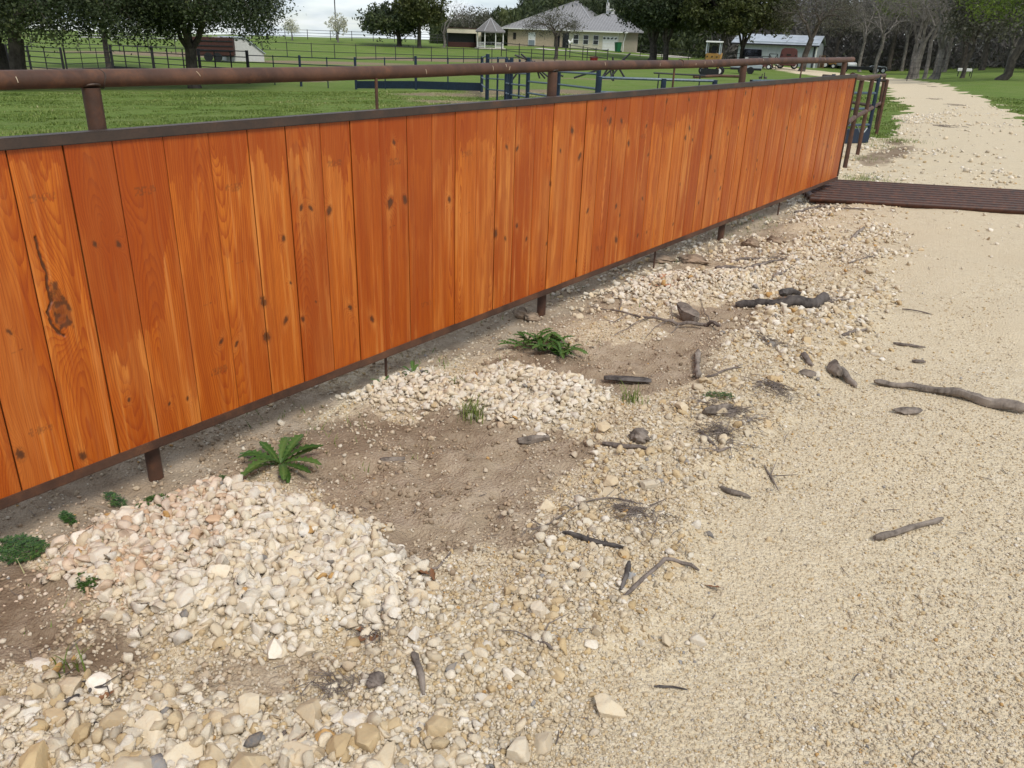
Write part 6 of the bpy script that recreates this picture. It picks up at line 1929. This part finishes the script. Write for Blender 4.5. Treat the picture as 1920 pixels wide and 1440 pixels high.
# flatbed trailer
f = Frame(1640, 132, -.28); ft = empty('flatbed_trailer', f.o, f.rz, 'black tandem flatbed trailer with grey fenders parked beyond the drive', 'trailer')
m = MB(); m.box((-1.2, 1.0, .72), (5.6, 2.0, .14)); m.beam((-4.0, .05, .55), (1.6, .05, .55), .1, .26); m.beam((-4.0, 1.95, .55), (1.6, 1.95, .55), .1, .26); m.build('bed', BLACKST, ft)
m = MB(); m.box((-3.9, 1.0, 1.0), (.1, 2.0, .5)); m.build('headboard', BLACKST, ft)
for x in (.15, 1.0):
    wheel(ft, x, -.12, .40, .22, METALW); wheel(ft, x, 2.12, .40, .22, METALW)
for y in (-.14, 2.14):
    m = MB(); m.prism([(-.35, .50), (-.25, .82), (.0, .95), (1.15, .95), (1.42, .82), (1.5, .50), (1.44, .50), (1.36, .78), (1.13, .90), (.02, .90), (-.2, .78), (-.29, .50)], (0, y - .14, 0), (1, 0, 0), (0, 0, 1), (0, 1, 0), .28); m.build('fender', METALW, ft)
m = MB(); m.beam((1.6, 1.0, .5), (3.1, 1.0, .45), .12, .12); m.beam((1.6, .2, .55), (3.0, 1.0, .48), .08, .1); m.beam((1.6, 1.8, .55), (3.0, 1.0, .48), .08, .1); m.build('tongue', BLACKST, ft)
wheel(ft, -4.05, .35, .36, .2, WHITE, 'spare_wheel')
# small grey trailer and long pipe on the grass
f = Frame(1397, 86, .05); gt_ = empty('utility_trailer', f.o, f.rz, 'low grey utility trailer with chrome edge parked on the grass by the thick post', 'trailer')
m = MB(); m.box((0, .8, .62), (2.9, 1.6, .4)); m.build('trailer_box', METALW, gt_, bevel=.04)
MB().box((0, -.02, .45), (2.9, .05, .2)).build('side_strip', BLACKST, gt_)
for x in (-.4, .45): wheel(gt_, x, -.02, .33, .2, BLACKST)
MB().beam((-1.45, .8, .4), (-2.3, .8, .35), .08, .08).build('drawbar', BLACKST, gt_)
a, b = gpt(1300, 62), gpt(1395, 66)
o = MB().tube([a * 0 + [0, 0, .25], (b - a) / 2 + [0, 0, .32], b - a + [0, 0, .28]], .10, 8).build('steel_pipe', RUST, None, smooth=True); o.location = a; tag(o, 'long rusty pipe lying on the grass beneath the loader', 'pipe')
a, b = gpt(1222, 40), gpt(1318, 41)
o = MB().tube([[0, 0, .95], (b - a) + [0, 0, .85]], .035, 8).build('steel_pipe', PEN, None, smooth=True); o.location = a
for t in (.1, .9):
    q = (b - a) * t; MB().tube([q, q + [0, 0, .9]], .03, 6).build('support', PEN, o, smooth=True)
tag(o, 'dark pipe rail raised on supports over the grass behind the top pipe', 'pipe')

# pallets and small yellow roller by the shed
WOODP = simple('pallet wood', (.26, .15, .08), (.17, .10, .055), .9)
f = Frame(1537, 144, .1); 
for j, lab in enumerate(('lower stack of brown pallets beside the metal shed', 'upper stack of brown pallets beside the metal shed')):
    pr = empty('pallet_stack', f.o + np.array([0, 0, .95 * j]), f.rz, lab, 'pallets', 'pallets by the metal shed')
    m = MB()
    for k in range(5):
        m.box((0, .5, .10 + k * .18), (1.0, 1.0, .05))
        for x in (-.42, 0, .42): m.box((x, .5, .02 + k * .18), (.12, .95, .10))
    m.build('boards', WOODP, pr)
f = Frame(1553, 147, .2); rl = empty('yellow_tractor', f.o, f.rz, 'small yellow tractor beside the white pickup', 'tractor')
m = MB(); m.box((0, .6, .8), (1.9, .9, .55)); m.box((-.3, .6, 1.25), (.6, .8, .4)); m.build('tractor_body', YELLOW, rl, bevel=.06)
MB().box((-.5, .6, 1.35), (.45, .5, .5)).build('seat', BLACKST, rl, bevel=.05)
wheel(rl, -.55, .05, .5, .3); wheel(rl, .7, .05, .36, .25); wheel(rl, -.55, 1.15, .5, .3); wheel(rl, .7, 1.15, .36, .25)


# steel jack frames standing on the grass
def jack(px, dist, label, bars):
    o = gpt(px, dist); r = empty('pipe_tripod', o, 0, label, 'pipe frame')
    for a, b in bars:
        p, q = at_d(*a, dist), at_d(*b, dist); p[1] += rnd.uniform(-.3, .3); MB().tube([p - o, q - o], .045, 7).build('bar', PEN, r, smooth=True)


jack(1148, 42, 'crossed dark pipes standing like a star behind the top pipe', [((1127, 152), (1150, 112)), ((1134, 145), (1182, 100)), ((1148, 152), (1149, 107)), ((1153, 150), (1142, 118)), ((1172, 148), (1155, 118)), ((1120, 132), (1076, 146)), ((1149, 146), (1172, 112))])
jack(998, 44, 'leaning dark pipes crossing above the blue chute', [((965, 103), (1000, 116)), ((983, 101), (1030, 146)), ((1003, 114), (1012, 147)), ((1000, 115), (1022, 147)), ((1040, 135), (1056, 143)), ((990, 112), (960, 150))])

# geese on the grass
for k, (px, lab) in enumerate([(1425, 'goose with lowered body nearer the thick post'), (1434, 'goose standing upright beside its partner')]):
    o = gpt(px, 66); gs = empty('goose', o, -math.pi / 2 - math.atan2(o[0], o[1]) + (.5 - k), lab, 'goose', 'geese on the grass')
    m = MB(); m.tube([(-.32, 0, .34), (-.2, 0, .33), (0, 0, .32), (.16, 0, .36), (.23, 0, .44), (.25, 0, .56 + .08 * k), (.27, 0, .66 + .12 * k), (.31, 0, .70 + .12 * k), (.40, 0, .685 + .12 * k)], [.03, .11, .15, .12, .065, .04, .045, .045, .012], 10); m.build('body', simple('goose feathers', (.10, .085, .07), (.03, .028, .026), .8, 0, 6), gs, smooth=True)
    m = MB(); m.tube([(-.25, 0, .29), (0, 0, .25), (.16, 0, .30)], [.07, .11, .08], 8); m.build('belly', WHITE, gs, smooth=True)
    for s in (-.06, .06): MB().tube([(.02, s, .0), (.02, s, .24)], .014, 5).build('leg', BLACKST, gs)
    gs.scale = (.72, .72, .72)

# far buildings and small items at the woods edge
o = gpt(1806, 84); tr2 = empty('feed_trough', o, .2, 'white feed trough on dark legs at the edge of the woods', 'trough')
MB().box((0, 0, .55), (1.1, .4, .25)).build('basin', WHITE, tr2, bevel=.03)
for s in (-.45, .45): MB().beam((s, 0, 0), (s, 0, .45), .07, .07).build('leg', PEN, tr2)
o = gpt(440, 56); pan = empty('water_tank', o, 0, 'low oval stock tank of grey metal inside the black pen', 'tank')
MB().tube([(-1.1, 0, 0), (-1.1, 0, .3)], .45, 14).build('tank_end', METALW, pan, smooth=True); m = MB(); m.box((0, 0, .15), (2.2, .9, .3)); m.build('tank_wall', METALW, pan, bevel=.02); MB().tube([(1.1, 0, 0), (1.1, 0, .3)], .45, 14).build('tank_end', METALW, pan, smooth=True)
# sticks left on the far drive
for k, (px, py, lab) in enumerate([(1735, 159, 'dark stick heap on the far bend of the drive'), (1748, 163, 'flat dark branch across the far bend of the drive'), (1752, 187, 'small dark branch halfway along the far drive'), (1790, 198, 'green brown litter patch on the far drive'), (1770, 238, 'dark litter patch where the far drive nears the cattle guard')]):
    g = ground_at(px, py); m = MB(); r = random.Random(k)
    for j in range(7):
        a = r.gauss(0, .9); p = np.array([r.gauss(0, .22), r.gauss(0, .09), .01 + r.random() * .03]); d = np.array([math.cos(a), math.sin(a), r.uniform(-.03, .03)]) * r.uniform(.08, .25); m.tube([p - d, p + d * .2 + [0, .02, 0], p + d], .006, 4)
    o = m.build('branch_heap', TWIG); o.location = g; tag(o, lab, 'branches')
